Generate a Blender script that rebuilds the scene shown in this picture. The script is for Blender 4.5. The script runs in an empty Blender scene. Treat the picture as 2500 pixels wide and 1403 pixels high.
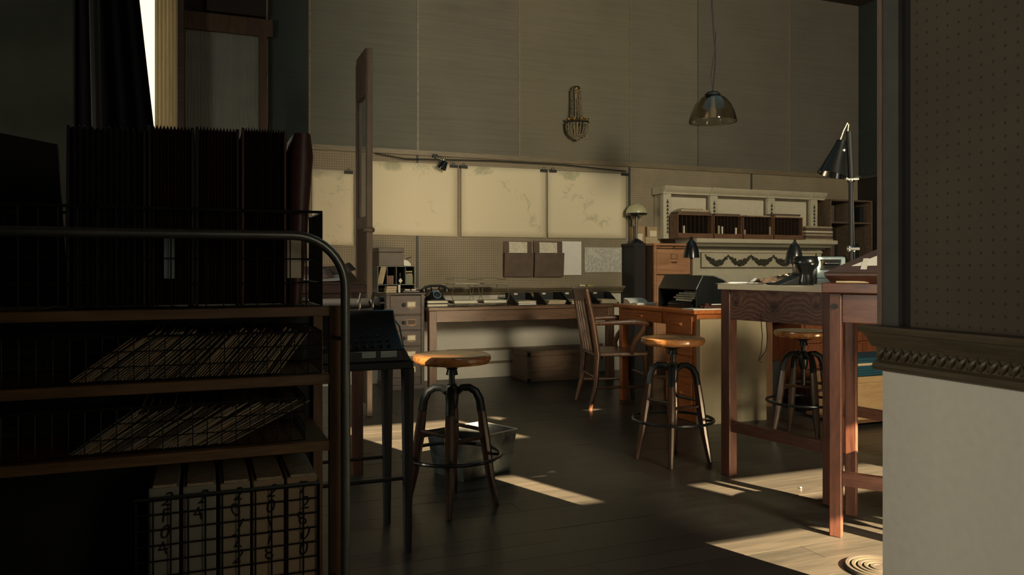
import bpy, bmesh, math, random
from mathutils import Vector, Matrix
random.seed(7)
SC = bpy.context.scene
COL = SC.collection
PI = math.pi

# ------------------------------------------------------------------ camera
F = 1890.0; HC = 1.15; CY, SY = .929, .370
cam_d = bpy.data.cameras.new('camera'); cam = bpy.data.objects.new('camera', cam_d); COL.objects.link(cam)
cam.location = (0, 0, HC)
cam.rotation_euler = (PI/2, 0, -math.atan2(SY, CY))
cam_d.sensor_width = 36; cam_d.lens = 36*F/2500
cam_d.shift_y = -(701.5-655)/2500
cam_d.clip_start = .05
SC.camera = cam

# ------------------------------------------------------------------ exposure, world, sun, daylight, added fills
SC.view_settings.view_transform = 'Standard'
SC.view_settings.look = 'None'
SC.view_settings.exposure = 0.0
SC.view_settings.gamma = 1.0
SC.view_settings.use_curve_mapping = False
w = bpy.data.worlds.new('sky'); SC.world = w; w.use_nodes = True
w.node_tree.nodes['Background'].inputs[0].default_value = (.55, .68, .75, 1)
w.node_tree.nodes['Background'].inputs[1].default_value = .05

def lamp(name, kind, loc, energy, color, **k):
    d = bpy.data.lights.new(name, kind); d.energy = energy; d.color = color
    o = bpy.data.objects.new(name, d); COL.objects.link(o); o.location = loc
    for a, b in k.items():
        if a == 'aim': o.rotation_euler = Vector(b).to_track_quat('-Z', 'Y').to_euler()
        else: setattr(d, a, b)
    return o
sun_dir = Vector((-.353, .936, -.55))
lamp('sun', 'SUN', (6, -6, 6), 82.0, (1, .72, .42), aim=sun_dir, angle=.006)
lamp('bay_daylight', 'AREA', (2.88, -1.88, 3.0), 355, (1, .87, .61), aim=(0, 1, -.05), shape='RECTANGLE', size=1.0, size_y=1.5)
lamp('rear_fill', 'AREA', (1.55, -1.85, 1.75), 11, (1, .84, .62), aim=(.05, 1, -.1), shape='RECTANGLE', size=1.0, size_y=1.6)  # added low fill for the cart front, no opening behind it
lamp('near_fill', 'AREA', (-1.6, .55, 1.15), 48, (1, .9, .72), aim=(1, .26, 0), shape='RECTANGLE', size=.45, size_y=1.3)  # added fill to brighten the white partition, no window there
lamp('left_fill', 'AREA', (-3.05, 3.5, 1.6), 60, (1, .9, .72), aim=(1, -.02, -.1), shape='RECTANGLE', size=1.2, size_y=1.2)  # added fill for the left-facing desk and table sides
lamp('added_stool_spot', 'SPOT', (-2.6, 2.0, 3.4), 4200, (1, .78, .5), aim=(3.56, 1.52, -2.69), spot_size=math.radians(3.6), spot_blend=.7, shadow_soft_size=.02)  # added narrow spot that makes the nearest stool seat glow
lamp('teal_fill', 'AREA', (3.6, 4.6, 4.5), 11, (.34, .76, .85), aim=(0, 0, -1), shape='RECTANGLE', size=3.5, size_y=2.5)  # added weak teal fill tinting the shadows, the ceiling has no opening

# ------------------------------------------------------------------ pixel-to-room measuring helpers
def ray(px):
    a = (px-1250)/F
    return CY*a+SY, -SY*a+CY
def gx(px, y):                      # x where the column px meets the plane y
    dx, dy = ray(px); return dx*y/dy
def gz(px, py, y):                  # height of pixel on plane y
    dx, dy = ray(px); return HC + (655-py)/F*(y/dy)
def gr(px, py, h=0.0):              # ground (or level h) point
    Z = F*(HC-h)/(py-655); dx, dy = ray(px); return dx*Z, dy*Z
def pt(px, py, Z):
    dx, dy = ray(px); return Vector((dx*Z, dy*Z, HC+(655-py)/F*Z))

angC = -math.atan2(SY, CY)      # heading of the nearest furniture

# ------------------------------------------------------------------ materials
MATS = {}
def nodes(name):
    m = bpy.data.materials.new(name); m.use_nodes = True; MATS[name] = m
    nt = m.node_tree; return m, nt, nt.nodes['Principled BSDF']
def ramp(nt, fac, stops):
    r = nt.nodes.new('ShaderNodeValToRGB'); e = r.color_ramp.elements
    while len(e) < len(stops): e.new(.5)
    for el, (p, c) in zip(e, stops): el.position = p; el.color = (*c, 1)
    nt.links.new(fac, r.inputs[0]); return r.outputs[0]
def coords(nt, scale=(1, 1, 1), kind='Object', rot=(0, 0, 0)):
    t = nt.nodes.new('ShaderNodeTexCoord'); mp = nt.nodes.new('ShaderNodeMapping')
    mp.inputs['Scale'].default_value = scale; mp.inputs['Rotation'].default_value = rot
    nt.links.new(t.outputs[kind], mp.inputs[0]); return mp.outputs[0]
def noise(nt, vec, scale, detail=4, rough=.55, dist=0):
    n = nt.nodes.new('ShaderNodeTexNoise'); nt.links.new(vec, n.inputs['Vector'])
    n.inputs['Scale'].default_value = scale; n.inputs['Detail'].default_value = detail
    n.inputs['Roughness'].default_value = rough; n.inputs['Distortion'].default_value = dist
    return n.outputs['Fac']
def bump(nt, b, h, strength=.2, dist=.002):
    k = nt.nodes.new('ShaderNodeBump'); k.inputs['Strength'].default_value = strength; k.inputs['Distance'].default_value = dist
    nt.links.new(h, k.inputs['Height']); nt.links.new(k.outputs[0], b.inputs['Normal'])
def plain(name, c, rough=.6, metal=0, var=.15, scale=12, bmp=.05, coat=0):
    m, nt, b = nodes(name)
    v = coords(nt); n = noise(nt, v, scale)
    c0 = tuple(x*(1-var) for x in c); c1 = tuple(min(1, x*(1+var)) for x in c)
    nt.links.new(ramp(nt, n, [(.3, c0), (.7, c1)]), b.inputs['Base Color'])
    b.inputs['Roughness'].default_value = rough; b.inputs['Metallic'].default_value = metal
    b.inputs['Coat Weight'].default_value = coat
    if bmp: bump(nt, b, n, bmp)
    return m
def wood(name, c0, c1, axis='x', rough=.45, grain=9, coat=0, knots=False):
    m, nt, b = nodes(name)
    s = {'x': (.12, 1, 1), 'y': (1, .12, 1), 'z': (1, 1, .12)}[axis]
    v = coords(nt, s)
    n = noise(nt, v, grain*3, 6, .65, .6 if not knots else 1.8)
    n2 = noise(nt, v, grain*14, 3, .6)
    mx = nt.nodes.new('ShaderNodeMath'); mx.operation = 'MULTIPLY_ADD'
    nt.links.new(n2, mx.inputs[0]); mx.inputs[1].default_value = .35; nt.links.new(n, mx.inputs[2])
    cm = tuple((x+y)/2 for x, y in zip(c0, c1))
    nt.links.new(ramp(nt, mx.outputs[0], [(.48, c0), (.66, cm), (.85, c1)]), b.inputs['Base Color'])
    b.inputs['Roughness'].default_value = rough; b.inputs['Coat Weight'].default_value = coat
    b.inputs['Coat Roughness'].default_value = .25
    bump(nt, b, mx.outputs[0], .12, .002)
    return m
def knotty_wood(name, c0, c1, knots):
    m, nt, b = nodes(name)
    t = nt.nodes.new('ShaderNodeTexCoord'); vec = t.outputs['Object']
    def M(op, a, bb=None, cc=None):
        k = nt.nodes.new('ShaderNodeMath'); k.operation = op
        for i, q in enumerate((a, bb, cc)):
            if q is None: continue
            if isinstance(q, (int, float)): k.inputs[i].default_value = q
            else: nt.links.new(q, k.inputs[i])
        return k.outputs[0]
    tot = None; dark = None
    for (x, y, z, r) in knots:
        d = nt.nodes.new('ShaderNodeVectorMath'); d.operation = 'DISTANCE'; nt.links.new(vec, d.inputs[0]); d.inputs[1].default_value = (x, y, z)
        q = M('DIVIDE', d.outputs['Value'], r); e = M('EXPONENT', M('MULTIPLY', M('MULTIPLY', q, q), -.45)); e2 = M('EXPONENT', M('MULTIPLY', M('MULTIPLY', q, q), -3.0))
        tot = e if tot is None else M('ADD', tot, e); dark = e2 if dark is None else M('MAXIMUM', dark, e2)
    sp = nt.nodes.new('ShaderNodeSeparateXYZ'); nt.links.new(vec, sp.inputs[0])
    n0 = noise(nt, coords(nt, (1, 3, 6)), 1.6, 3)
    ph = M('ADD', M('MULTIPLY', sp.outputs[2], 34), M('ADD', M('MULTIPLY', tot, 2.6), M('MULTIPLY', n0, 5)))
    line = M('FRACT', ph); line = M('ABSOLUTE', M('SUBTRACT', line, .5))
    fine = noise(nt, coords(nt, (1, .1, 1)), 130, 3)
    fac = M('ADD', M('MULTIPLY', line, 1.1), M('MULTIPLY', fine, .5))
    col = ramp(nt, fac, [(.2, c0), (.55, tuple((p+q)/2 for p, q in zip(c0, c1))), (.8, c1)])
    mix = nt.nodes.new('ShaderNodeMix'); mix.data_type = 'RGBA'; nt.links.new(M('MULTIPLY', dark, .85), mix.inputs[0]); nt.links.new(col, mix.inputs[6]); mix.inputs[7].default_value = (.012, .006, .005, 1)
    nt.links.new(mix.outputs[2], b.inputs['Base Color']); b.inputs['Roughness'].default_value = .42
    bump(nt, b, fac, .1, .002); return m
def pegboard_mat(name, c, pitch, r, axes, dark=.25, rough=.75):
    """regular grid of small drilled holes (colour and relief)"""
    m, nt, b = nodes(name)
    v = coords(nt)
    sp = nt.nodes.new('ShaderNodeSeparateXYZ'); nt.links.new(v, sp.inputs[0])
    def M(op, a, bb=None, cc=None):
        k = nt.nodes.new('ShaderNodeMath'); k.operation = op
        for i, q in enumerate((a, bb, cc)):
            if q is None: continue
            if isinstance(q, (int, float)): k.inputs[i].default_value = q
            else: nt.links.new(q, k.inputs[i])
        return k.outputs[0]
    d = []
    for a in axes:
        q = M('SUBTRACT', M('FRACT', M('DIVIDE', sp.outputs[a], pitch)), .5)
        d.append(M('MULTIPLY', q, q))
    dist = M('SQRT', M('ADD', d[0], d[1]))
    mr = nt.nodes.new('ShaderNodeMapRange'); mr.interpolation_type = 'SMOOTHSTEP'
    nt.links.new(dist, mr.inputs[0]); mr.inputs[1].default_value = r/pitch*.75; mr.inputs[2].default_value = r/pitch*1.2
    n = noise(nt, v, 3, 5)
    base = ramp(nt, n, [(.3, tuple(x*.88 for x in c)), (.7, tuple(x*1.1 for x in c))])
    mix = nt.nodes.new('ShaderNodeMix'); mix.data_type = 'RGBA'
    nt.links.new(mr.outputs[0], mix.inputs[0]); mix.inputs[6].default_value = (*[x*dark for x in c], 1)
    nt.links.new(base, mix.inputs[7]); nt.links.new(mix.outputs[2], b.inputs['Base Color'])
    b.inputs['Roughness'].default_value = rough
    bump(nt, b, mr.outputs[0], .8, .004)
    return m

def wallcloth(name, c):
    m, nt, b = nodes(name)
    v = coords(nt, (.5, .5, 22))
    n = noise(nt, v, 2.2, 6, .75); n2 = noise(nt, coords(nt, (1, 1, 1)), 1.1, 3)
    mx = nt.nodes.new('ShaderNodeMath'); mx.operation = 'MULTIPLY_ADD'
    nt.links.new(n2, mx.inputs[0]); mx.inputs[1].default_value = .8; nt.links.new(n, mx.inputs[2])
    nt.links.new(ramp(nt, mx.outputs[0], [(.55, tuple(x*.84 for x in c)), (1.15, tuple(x*1.14 for x in c))]), b.inputs['Base Color'])
    b.inputs['Roughness'].default_value = .85
    bump(nt, b, n, .35, .004)
    return m
wall_cols = [(.125, .125, .10), (.15, .138, .105), (.168, .150, .108), (.155, .14, .102), (.128, .117, .095), (.118, .110, .092), (.112, .107, .092)]
wall_mats = [wallcloth('grasscloth_%d' % i, c) for i, c in enumerate(wall_cols)]
teal_wall = wallcloth('grasscloth_dark', (.026, .036, .033))
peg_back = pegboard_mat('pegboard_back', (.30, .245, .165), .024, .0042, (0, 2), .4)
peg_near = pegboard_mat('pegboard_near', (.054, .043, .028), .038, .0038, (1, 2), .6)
white_wall = plain('cream_wall_paint', (.62, .59, .50), .7, var=.04, scale=30, bmp=.1)
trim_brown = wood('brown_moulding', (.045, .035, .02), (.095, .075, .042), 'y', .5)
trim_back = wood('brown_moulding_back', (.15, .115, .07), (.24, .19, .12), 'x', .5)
dark_trim = plain('dark_grey_trim', (.055, .055, .048), .6)
black_gap = plain('black_recess', (.008, .008, .008), .9)
ceil_m = plain('dark_ceiling', (.045, .028, .02), .8)
dark_panel = plain('dark_brown_panel', (.016, .011, .009), .6)
black_paint = plain('black_enamel', (.009, .011, .012), .28, var=.2, coat=.3)
black_matte = plain('black_matte', (.012, .013, .014), .6)
iron = plain('dark_iron', (.022, .026, .028), .35, .6)
tube_m = plain('gunmetal_tube', (.2, .22, .2), .34, .8)
wire_m = plain('dark_wire', (.05, .06, .06), .35, .8)
wire_l = plain('pale_wire', (.42, .36, .25), .35, .8)
chrome = plain('chrome', (.75, .78, .76), .15, 1, var=.05)
brass = plain('aged_brass', (.55, .38, .16), .3, 1)
paper = plain('cream_paper', (.74, .67, .50), .8, var=.05)
paper_w = plain('white_paper', (.85, .82, .74), .7, var=.03)
paper_old = plain('old_paper', (.42, .35, .23), .8, var=.25, scale=40)
card = plain('tan_card', (.42, .29, .16), .75, var=.12)
manila = plain('manila_card', (.5, .4, .25), .75, var=.12)
kraft = plain('brown_pocket', (.13, .088, .062), .8, var=.15)
mahog = wood('reddish_wood', (.042, .014, .008), (.115, .042, .023), 'x', .4, coat=.15)
mahog_y = wood('reddish_wood_y', (.045, .018, .013), (.12, .052, .034), 'y', .42, knots=True)
mahog_z = wood('reddish_wood_z', (.042, .015, .009), (.11, .040, .024), 'z', .42)
oak_o = wood('orange_oak', (.32, .09, .022), (.60, .20, .05), 'y', .35, coat=.3)
oak_oz = wood('orange_oak_z', (.30, .085, .022), (.56, .19, .05), 'z', .35, coat=.3)
desk_w = wood('walnut_desk', (.085, .042, .022), (.20, .105, .055), 'x', .4, coat=.2)
desk_wz = wood('walnut_desk_z', (.085, .042, .022), (.18, .095, .05), 'z', .4, coat=.2)
dim_oak = wood('dim_orange_oak', (.12, .035, .014), (.25, .085, .035), 'z', .4)
pig_w = wood('pigeonhole_wood', (.12, .055, .03), (.22, .12, .07), 'x', .5)
cab_w = wood('dark_cabinet', (.032, .020, .015), (.065, .042, .03), 'x', .45)
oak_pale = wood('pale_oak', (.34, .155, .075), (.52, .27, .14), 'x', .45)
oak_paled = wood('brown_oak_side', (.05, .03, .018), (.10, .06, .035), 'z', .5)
seat_w = wood('worn_seat_wood', (.13, .05, .018), (.50, .22, .065), 'x', .22, grain=7, coat=.5)
leg_w = wood('stool_leg_wood', (.018, .010, .007), (.065, .034, .018), 'z', .3, coat=.3)
chair_w = wood('chair_wood', (.055, .024, .012), (.15, .068, .032), 'z', .32, coat=.4)
shelf_w = wood('cart_wood', (.10, .055, .022), (.24, .13, .05), 'x', .5)
shelf_wz = wood('cart_wood_z', (.10, .055, .022), (.22, .12, .045), 'z', .5)
frame_w = wood('partition_wood', (.10, .07, .05), (.17, .12, .085), 'z', .5)
chest_w = wood('chest_wood', (.12, .07, .04), (.21, .13, .075), 'x', .55)
mantel_w = plain('mantel_cream', (.56, .51, .38), .55, var=.06)
mantel_p = plain('mantel_panel', (.66, .60, .46), .6, var=.04)
shade_paint = plain('painted_shade_line', (.13, .11, .07), .6)  # dark colour standing in for shade lines on the mantelpiece
orn = plain('dark_ornament', (.055, .05, .035), .6)
beige = plain('beige_panel', (.40, .34, .22), .7, var=.05)
beige_top = plain('cream_table_top', (.60, .54, .40), .45, var=.04)
blue_m = plain('pale_blue_enamel', (.23, .31, .33), .3, var=.06, coat=.4)
teal_card = plain('teal_folder', (.012, .06, .085), .5, var=.2)
mush = plain('mushroom_glass', (.50, .48, .28), .25, var=.08, coat=.4)
leather = plain('red_leather', (.075, .026, .02), .42, var=.2)
bellow = plain('dark_red_bellows', (.032, .014, .011), .6)
bin_m = plain('worn_steel_bin', (.065, .078, .078), .5, .3, var=.93, scale=7, bmp=.3)
tapem = plain('white_tape', (.8, .75, .68), .7)
cloth_b = plain('black_drape', (.004, .004, .005), .95)
darkpaper = plain('dim_map_paper', (.05, .06, .045), .9, var=.4, scale=3)
cloth_b.node_tree.nodes['Principled BSDF'].inputs['Specular IOR Level'].default_value = .05
ink = plain('black_ink', (.01, .01, .012), .8, bmp=0)

def chart_mat(name, seed):
    m, nt, b = nodes(name)
    v = coords(nt, (1, 1, 1)); mp = v.node; mp.inputs['Location'].default_value = (seed*3.1, 0, seed*1.7)
    n = noise(nt, v, 2.6, 3, .5, .4); n2 = noise(nt, v, 9, 8, .7, 1.4)
    mx = nt.nodes.new('ShaderNodeMath'); mx.operation = 'MULTIPLY'; nt.links.new(n, mx.inputs[0]); nt.links.new(n2, mx.inputs[1])
    sp = nt.nodes.new('ShaderNodeVectorMath'); sp.operation = 'MULTIPLY_ADD'; tc = nt.nodes.new('ShaderNodeTexCoord'); nt.links.new(tc.outputs['Object'], sp.inputs[0])
    sp.inputs[1].default_value = (7, 0, 16); sp.inputs[2].default_value = (1.5, 0, -5.2)
    ln = nt.nodes.new('ShaderNodeVectorMath'); ln.operation = 'LENGTH'; nt.links.new(sp.outputs[0], ln.inputs[0])
    mr = nt.nodes.new('ShaderNodeMapRange'); nt.links.new(ln.outputs['Value'], mr.inputs[0]); mr.inputs[1].default_value = .5; mr.inputs[2].default_value = 1.2; mr.inputs[3].default_value = .16; mr.inputs[4].default_value = 0
    ad = nt.nodes.new('ShaderNodeMath'); ad.operation = 'ADD'; nt.links.new(mx.outputs[0], ad.inputs[0]); nt.links.new(mr.outputs[0], ad.inputs[1]); mx = ad
    nt.links.new(ramp(nt, mx.outputs[0], [(.0, (.80, .70, .49)), (.33, (.79, .69, .48)), (.37, (.68, .60, .40)), (.47, (.50, .47, .30))]), b.inputs['Base Color'])
    b.inputs['Roughness'].default_value = .8
    return m
def print_mat(name, c, inkc, rows, lo, hi):
    """sheet with lines of illegible small type"""
    m, nt, b = nodes(name)
    v = coords(nt)
    sp = nt.nodes.new('ShaderNodeSeparateXYZ'); nt.links.new(v, sp.inputs[0])
    wv = nt.nodes.new('ShaderNodeMath'); wv.operation = 'MULTIPLY'; nt.links.new(sp.outputs[2], wv.inputs[0]); wv.inputs[1].default_value = rows
    fr = nt.nodes.new('ShaderNodeMath'); fr.operation = 'FRACT'; nt.links.new(wv.outputs[0], fr.inputs[0])
    gt = nt.nodes.new('ShaderNodeMath'); gt.operation = 'GREATER_THAN'; nt.links.new(fr.outputs[0], gt.inputs[0]); gt.inputs[1].default_value = .5
    n = noise(nt, coords(nt, (1, 1, .7)), 40, 3, .6)
    g2 = nt.nodes.new('ShaderNodeMath'); g2.operation = 'GREATER_THAN'; nt.links.new(n, g2.inputs[0]); g2.inputs[1].default_value = .46
    n3 = noise(nt, v, 7, 2)
    g3 = nt.nodes.new('ShaderNodeMath'); g3.operation = 'GREATER_THAN'; nt.links.new(n3, g3.inputs[0]); g3.inputs[1].default_value = lo
    mu = nt.nodes.new('ShaderNodeMath'); mu.operation = 'MULTIPLY'; nt.links.new(gt.outputs[0], mu.inputs[0]); nt.links.new(g2.outputs[0], mu.inputs[1])
    mu2 = nt.nodes.new('ShaderNodeMath'); mu2.operation = 'MULTIPLY'; nt.links.new(mu.outputs[0], mu2.inputs[0]); nt.links.new(g3.outputs[0], mu2.inputs[1])
    mu3 = nt.nodes.new('ShaderNodeMath'); mu3.operation = 'MULTIPLY'; nt.links.new(mu2.outputs[0], mu3.inputs[0]); mu3.inputs[1].default_value = hi
    mix = nt.nodes.new('ShaderNodeMix'); mix.data_type = 'RGBA'; nt.links.new(mu3.outputs[0], mix.inputs[0])
    mix.inputs[6].default_value = (*c, 1); mix.inputs[7].default_value = (*inkc, 1)
    nt.links.new(mix.outputs[2], b.inputs['Base Color']); b.inputs['Roughness'].default_value = .8
    return m
chart_mats = [chart_mat('chart_%d' % i, i+1) for i in range(4)]
print_a = print_mat('typed_sheet', (.62, .60, .52), (.2, .2, .2), 90, .42, .7)
print_b = print_mat('typed_card', (.76, .70, .54), (.3, .27, .2), 60, .45, .5)

def floor_mat():
    m, nt, b = nodes('stained_floorboards')
    oi = nt.nodes.new('ShaderNodeObjectInfo')
    cx = nt.nodes.new('ShaderNodeCombineXYZ'); nt.links.new(oi.outputs['Random'], cx.inputs[1])
    t = nt.nodes.new('ShaderNodeTexCoord'); ad = nt.nodes.new('ShaderNodeVectorMath'); ad.operation = 'ADD'
    sc = nt.nodes.new('ShaderNodeVectorMath'); sc.operation = 'SCALE'; nt.links.new(cx.outputs[0], sc.inputs[0]); sc.inputs['Scale'].default_value = 40
    nt.links.new(t.outputs['Object'], ad.inputs[0]); nt.links.new(sc.outputs[0], ad.inputs[1])
    mp = nt.nodes.new('ShaderNodeMapping'); mp.inputs['Scale'].default_value = (.1, 1, 1); nt.links.new(ad.outputs[0], mp.inputs[0])
    n = noise(nt, mp.outputs[0], 22, 6, .65, .5)
    mx = nt.nodes.new('ShaderNodeMath'); mx.operation = 'MULTIPLY_ADD'; nt.links.new(oi.outputs['Random'], mx.inputs[0]); mx.inputs[1].default_value = .22; nt.links.new(n, mx.inputs[2])
    nt.links.new(ramp(nt, mx.outputs[0], [(.4, (.024, .0235, .020)), (.8, (.046, .042, .034))]), b.inputs['Base Color'])
    b.inputs['Roughness'].default_value = .36
    rr = nt.nodes.new('ShaderNodeMapRange'); nt.links.new(n, rr.inputs[0]); rr.inputs[3].default_value = .28; rr.inputs[4].default_value = .46
    nt.links.new(rr.outputs[0], b.inputs['Roughness'])
    bump(nt, b, n, .08, .001)
    return m
floor_m = floor_mat()

def emis(name, c, s):
    m, nt, b = nodes(name); b.inputs['Base Color'].default_value = (*c, 1)
    b.inputs['Emission Color'].default_value = (*c, 1); b.inputs['Emission Strength'].default_value = s; return m
bright_pane = emis('backlit_window_glass', (1, .86, .62), 1.35)
def sheer_mat():
    m = bpy.data.materials.new('sheer_curtain'); m.use_nodes = True; nt = m.node_tree; nt.nodes.clear()
    o = nt.nodes.new('ShaderNodeOutputMaterial'); a = nt.nodes.new('ShaderNodeBsdfDiffuse'); t = nt.nodes.new('ShaderNodeBsdfTranslucent'); mx = nt.nodes.new('ShaderNodeMixShader')
    n = noise(nt, coords(nt, (40, 40, 1)), 2); c = ramp(nt, n, [(.3, (.50, .46, .34)), (.7, (.66, .60, .45))])
    nt.links.new(c, a.inputs[0]); nt.links.new(c, t.inputs[0]); mx.inputs[0].default_value = .6
    nt.links.new(a.outputs[0], mx.inputs[1]); nt.links.new(t.outputs[0], mx.inputs[2]); nt.links.new(mx.outputs[0], o.inputs[0]); return m
sheer = sheer_mat()
def glass_mat(name, c, rough=.08, trans=1.0):
    m, nt, b = nodes(name)
    n = noise(nt, coords(nt), 5); nt.links.new(ramp(nt, n, [(.3, tuple(x*.92 for x in c)), (.7, c)]), b.inputs['Base Color'])
    b.inputs['Roughness'].default_value = rough; b.inputs['Transmission Weight'].default_value = trans; b.inputs['IOR'].default_value = 1.45; return m
dome_glass = glass_mat('amber_smoked_glass', (.62, .58, .48), .1)
reed_glass = glass_mat('reeded_glass', (.5, .52, .45), .35, .55)
crystal = glass_mat('crystal_beads', (.62, .54, .38), .06, .25)
crystal.node_tree.nodes['Principled BSDF'].inputs['Metallic'].default_value = .55

# ------------------------------------------------------------------ mesh builder
class MB:
    def __init__(s): s.v = []; s.f = []; s.mark = 0
    def add(s, v, f):
        s.mark = len(s.v); n = len(s.v); s.v += [Vector(p) for p in v]; s.f += [tuple(i+n for i in q) for q in f]; return s
    def hexa(s, p):
        return s.add(p, [(0, 3, 2, 1), (4, 5, 6, 7), (0, 1, 5, 4), (1, 2, 6, 5), (2, 3, 7, 6), (3, 0, 4, 7)])
    def box(s, x0, x1, y0, y1, z0, z1):
        return s.hexa([(x0, y0, z0), (x1, y0, z0), (x1, y1, z0), (x0, y1, z0), (x0, y0, z1), (x1, y0, z1), (x1, y1, z1), (x0, y1, z1)])
    def prism(s, poly, ax, a, b):
        def P(u, v, t): return {'x': (t, u, v), 'y': (u, t, v), 'z': (u, v, t)}[ax]
        n = len(poly); v = [P(u, q, a) for u, q in poly]+[P(u, q, b) for u, q in poly]
        f = [tuple(range(n))[::-1], tuple(range(n, 2*n))]+[(i, (i+1) % n, n+(i+1) % n, n+i) for i in range(n)]
        return s.add(v, f)
    def tube(s, pts, r, n=8, closed=False, caps=True):
        pts = [Vector(p) for p in pts]; m = len(pts); R = r if isinstance(r, (list, tuple)) else [r]*m
        v = []; f = []; up = None
        for i, p in enumerate(pts):
            if closed: t = pts[(i+1) % m]-pts[i-1]
            else: t = pts[min(i+1, m-1)]-pts[max(i-1, 0)]
            t.normalize()
            if up is None:
                up = Vector((0, 0, 1)) if abs(t.z) < .9 else Vector((1, 0, 0))
            a = t.cross(up)
            if a.length < 1e-4: a = t.cross(Vector((0, 1, 0)))
            a.normalize(); b2 = a.cross(t).normalized(); up = b2
            for k in range(n):
                q = 2*PI*k/n; v.append(p+(a*math.cos(q)+b2*math.sin(q))*R[i])
        for i in range(m if closed else m-1):
            j = (i+1) % m
            for k in range(n): f.append((i*n+k, i*n+(k+1) % n, j*n+(k+1) % n, j*n+k))
        if caps and not closed: f += [tuple(range(n)), tuple(range((m-1)*n, m*n))[::-1]]
        return s.add(v, f)
    def cyl(s, p0, p1, r0, r1=None, n=12):
        return s.tube([p0, p1], [r0, r0 if r1 is None else r1], n)
    def lathe(s, prof, c=(0, 0, 0), n=24, cap=True, mtx=None):
        v = []; f = []; m = len(prof)
        for r, z in prof:
            for k in range(n):
                q = 2*PI*k/n; p = Vector((r*math.cos(q), r*math.sin(q), z))
                if mtx: p = mtx @ p
                v.append(p+Vector(c))
        for i in range(m-1):
            for k in range(n): f.append((i*n+k, i*n+(k+1) % n, (i+1)*n+(k+1) % n, (i+1)*n+k))
        if cap:
            f += [tuple(range(n))[::-1], tuple(range((m-1)*n, m*n))]
        return s.add(v, f)
    def ball(s, c, r, n=10, sz=1):
        prof = [(max(1e-4, r*math.sin(PI*i/(n//2+1))), -r*sz*math.cos(PI*i/(n//2+1))) for i in range(n//2+2)]
        return s.lathe(prof, c, n)
    def obox(s, c, sx, sy, sz, M=None):
        st = len(s.v); s.box(-sx/2, sx/2, -sy/2, sy/2, -sz/2, sz/2)
        for i in range(st, len(s.v)): s.v[i] = ((M @ s.v[i]) if M else s.v[i])+Vector(c)
        return s
    def xf(s, M):
        s.v = [M @ p for p in s.v]; return s
    def build(s, name, mat, parent=None, smooth=True, bevel=0, loc=None, rz=0, angle=35):
        me = bpy.data.meshes.new(name); me.from_pydata([tuple(p) for p in s.v], [], s.f); me.validate()
        bm = bmesh.new(); bm.from_mesh(me); bmesh.ops.recalc_face_normals(bm, faces=bm.faces); bm.to_mesh(me); bm.free()
        me.materials.append(mat)
        if smooth: me.shade_smooth(); me.set_sharp_from_angle(angle=math.radians(angle))
        o = bpy.data.objects.new(name, me); COL.objects.link(o)
        if parent: o.parent = parent
        if loc: o.location = loc
        if rz: o.rotation_euler.z = rz
        if bevel:
            b = o.modifiers.new('bevel', 'BEVEL'); b.width = bevel; b.segments = 2; b.limit_method = 'ANGLE'; b.angle_limit = math.radians(40)
        return o
def tag(o, label=None, cat=None, group=None, kind=None):
    if label: o['label'] = label
    if cat: o['category'] = cat
    if group: o['group'] = group
    if kind: o['kind'] = kind
    return o
def thing(name, label, cat, loc=(0, 0, 0), rz=0, group=None):
    o = bpy.data.objects.new(name, None); COL.objects.link(o); o.empty_display_size = .05
    o.location = loc; o.rotation_euler.z = rz; return tag(o, label, cat, group)
def copy_tree(o, parent=None):
    c = o.copy(); COL.objects.link(c); c.parent = parent
    for ch in list(o.children): copy_tree(ch, c)
    return c
def struct(mb, name, mat, parent=None, **k):
    o = mb.build(name, mat, parent, smooth=False, **k)
    if parent is None: o['kind'] = 'structure'
    return o
def box(x0, x1, y0, y1, z0, z1): return MB().box(x0, x1, y0, y1, z0, z1)

def holes_wall(x0, x1, z0, z1, y0, y1, holes):
    xs = sorted({x0, x1, *[h[0] for h in holes], *[h[1] for h in holes]}); zs = sorted({z0, z1, *[h[2] for h in holes], *[h[3] for h in holes]})
    m = MB()
    for a, b in zip(xs, xs[1:]):
        for c, d in zip(zs, zs[1:]):
            if any(h[0]-1e-6 <= a and b <= h[1]+1e-6 and h[2]-1e-6 <= c and d <= h[3]+1e-6 for h in holes): continue
            m.box(a, b, y0, y1, c, d)
    return m

# ================================================================== SETTING
YW = 7.70; XR = 7.91; ZC = 4.55; XL = -3.2; YF = -2.0; XP = 2.20; YP = 2.03
fl = struct(box(XL, XR, YF, YW, -.12, -.02), 'floor', plain('subfloor', (.02, .016, .012), .9))
# floorboards: rows along x
pm = {}
row = 0; y = YF; wd = .142
while y < YW-.01:
    x = XL - (row % 3)*.9; 
    y1 = min(y+wd, YW)
    while x < XR-.01:
        L = 3.2; xa = max(x, XL); xb = min(x+L, XR)
        if xb > xa+.02:
            key = (round(xb-xa, 3), round(y1-y, 3))
            if key not in pm:
                o = struct(box(0, xb-xa-.0018, 0, y1-y-.0018, -.02, 0), 'plank', floor_m, fl); pm[key] = o
            else:
                o = pm[key].copy(); COL.objects.link(o)
            o.location = (xa, y, -random.random()*.0008)
        x += L
    y += wd; row += 1
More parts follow.
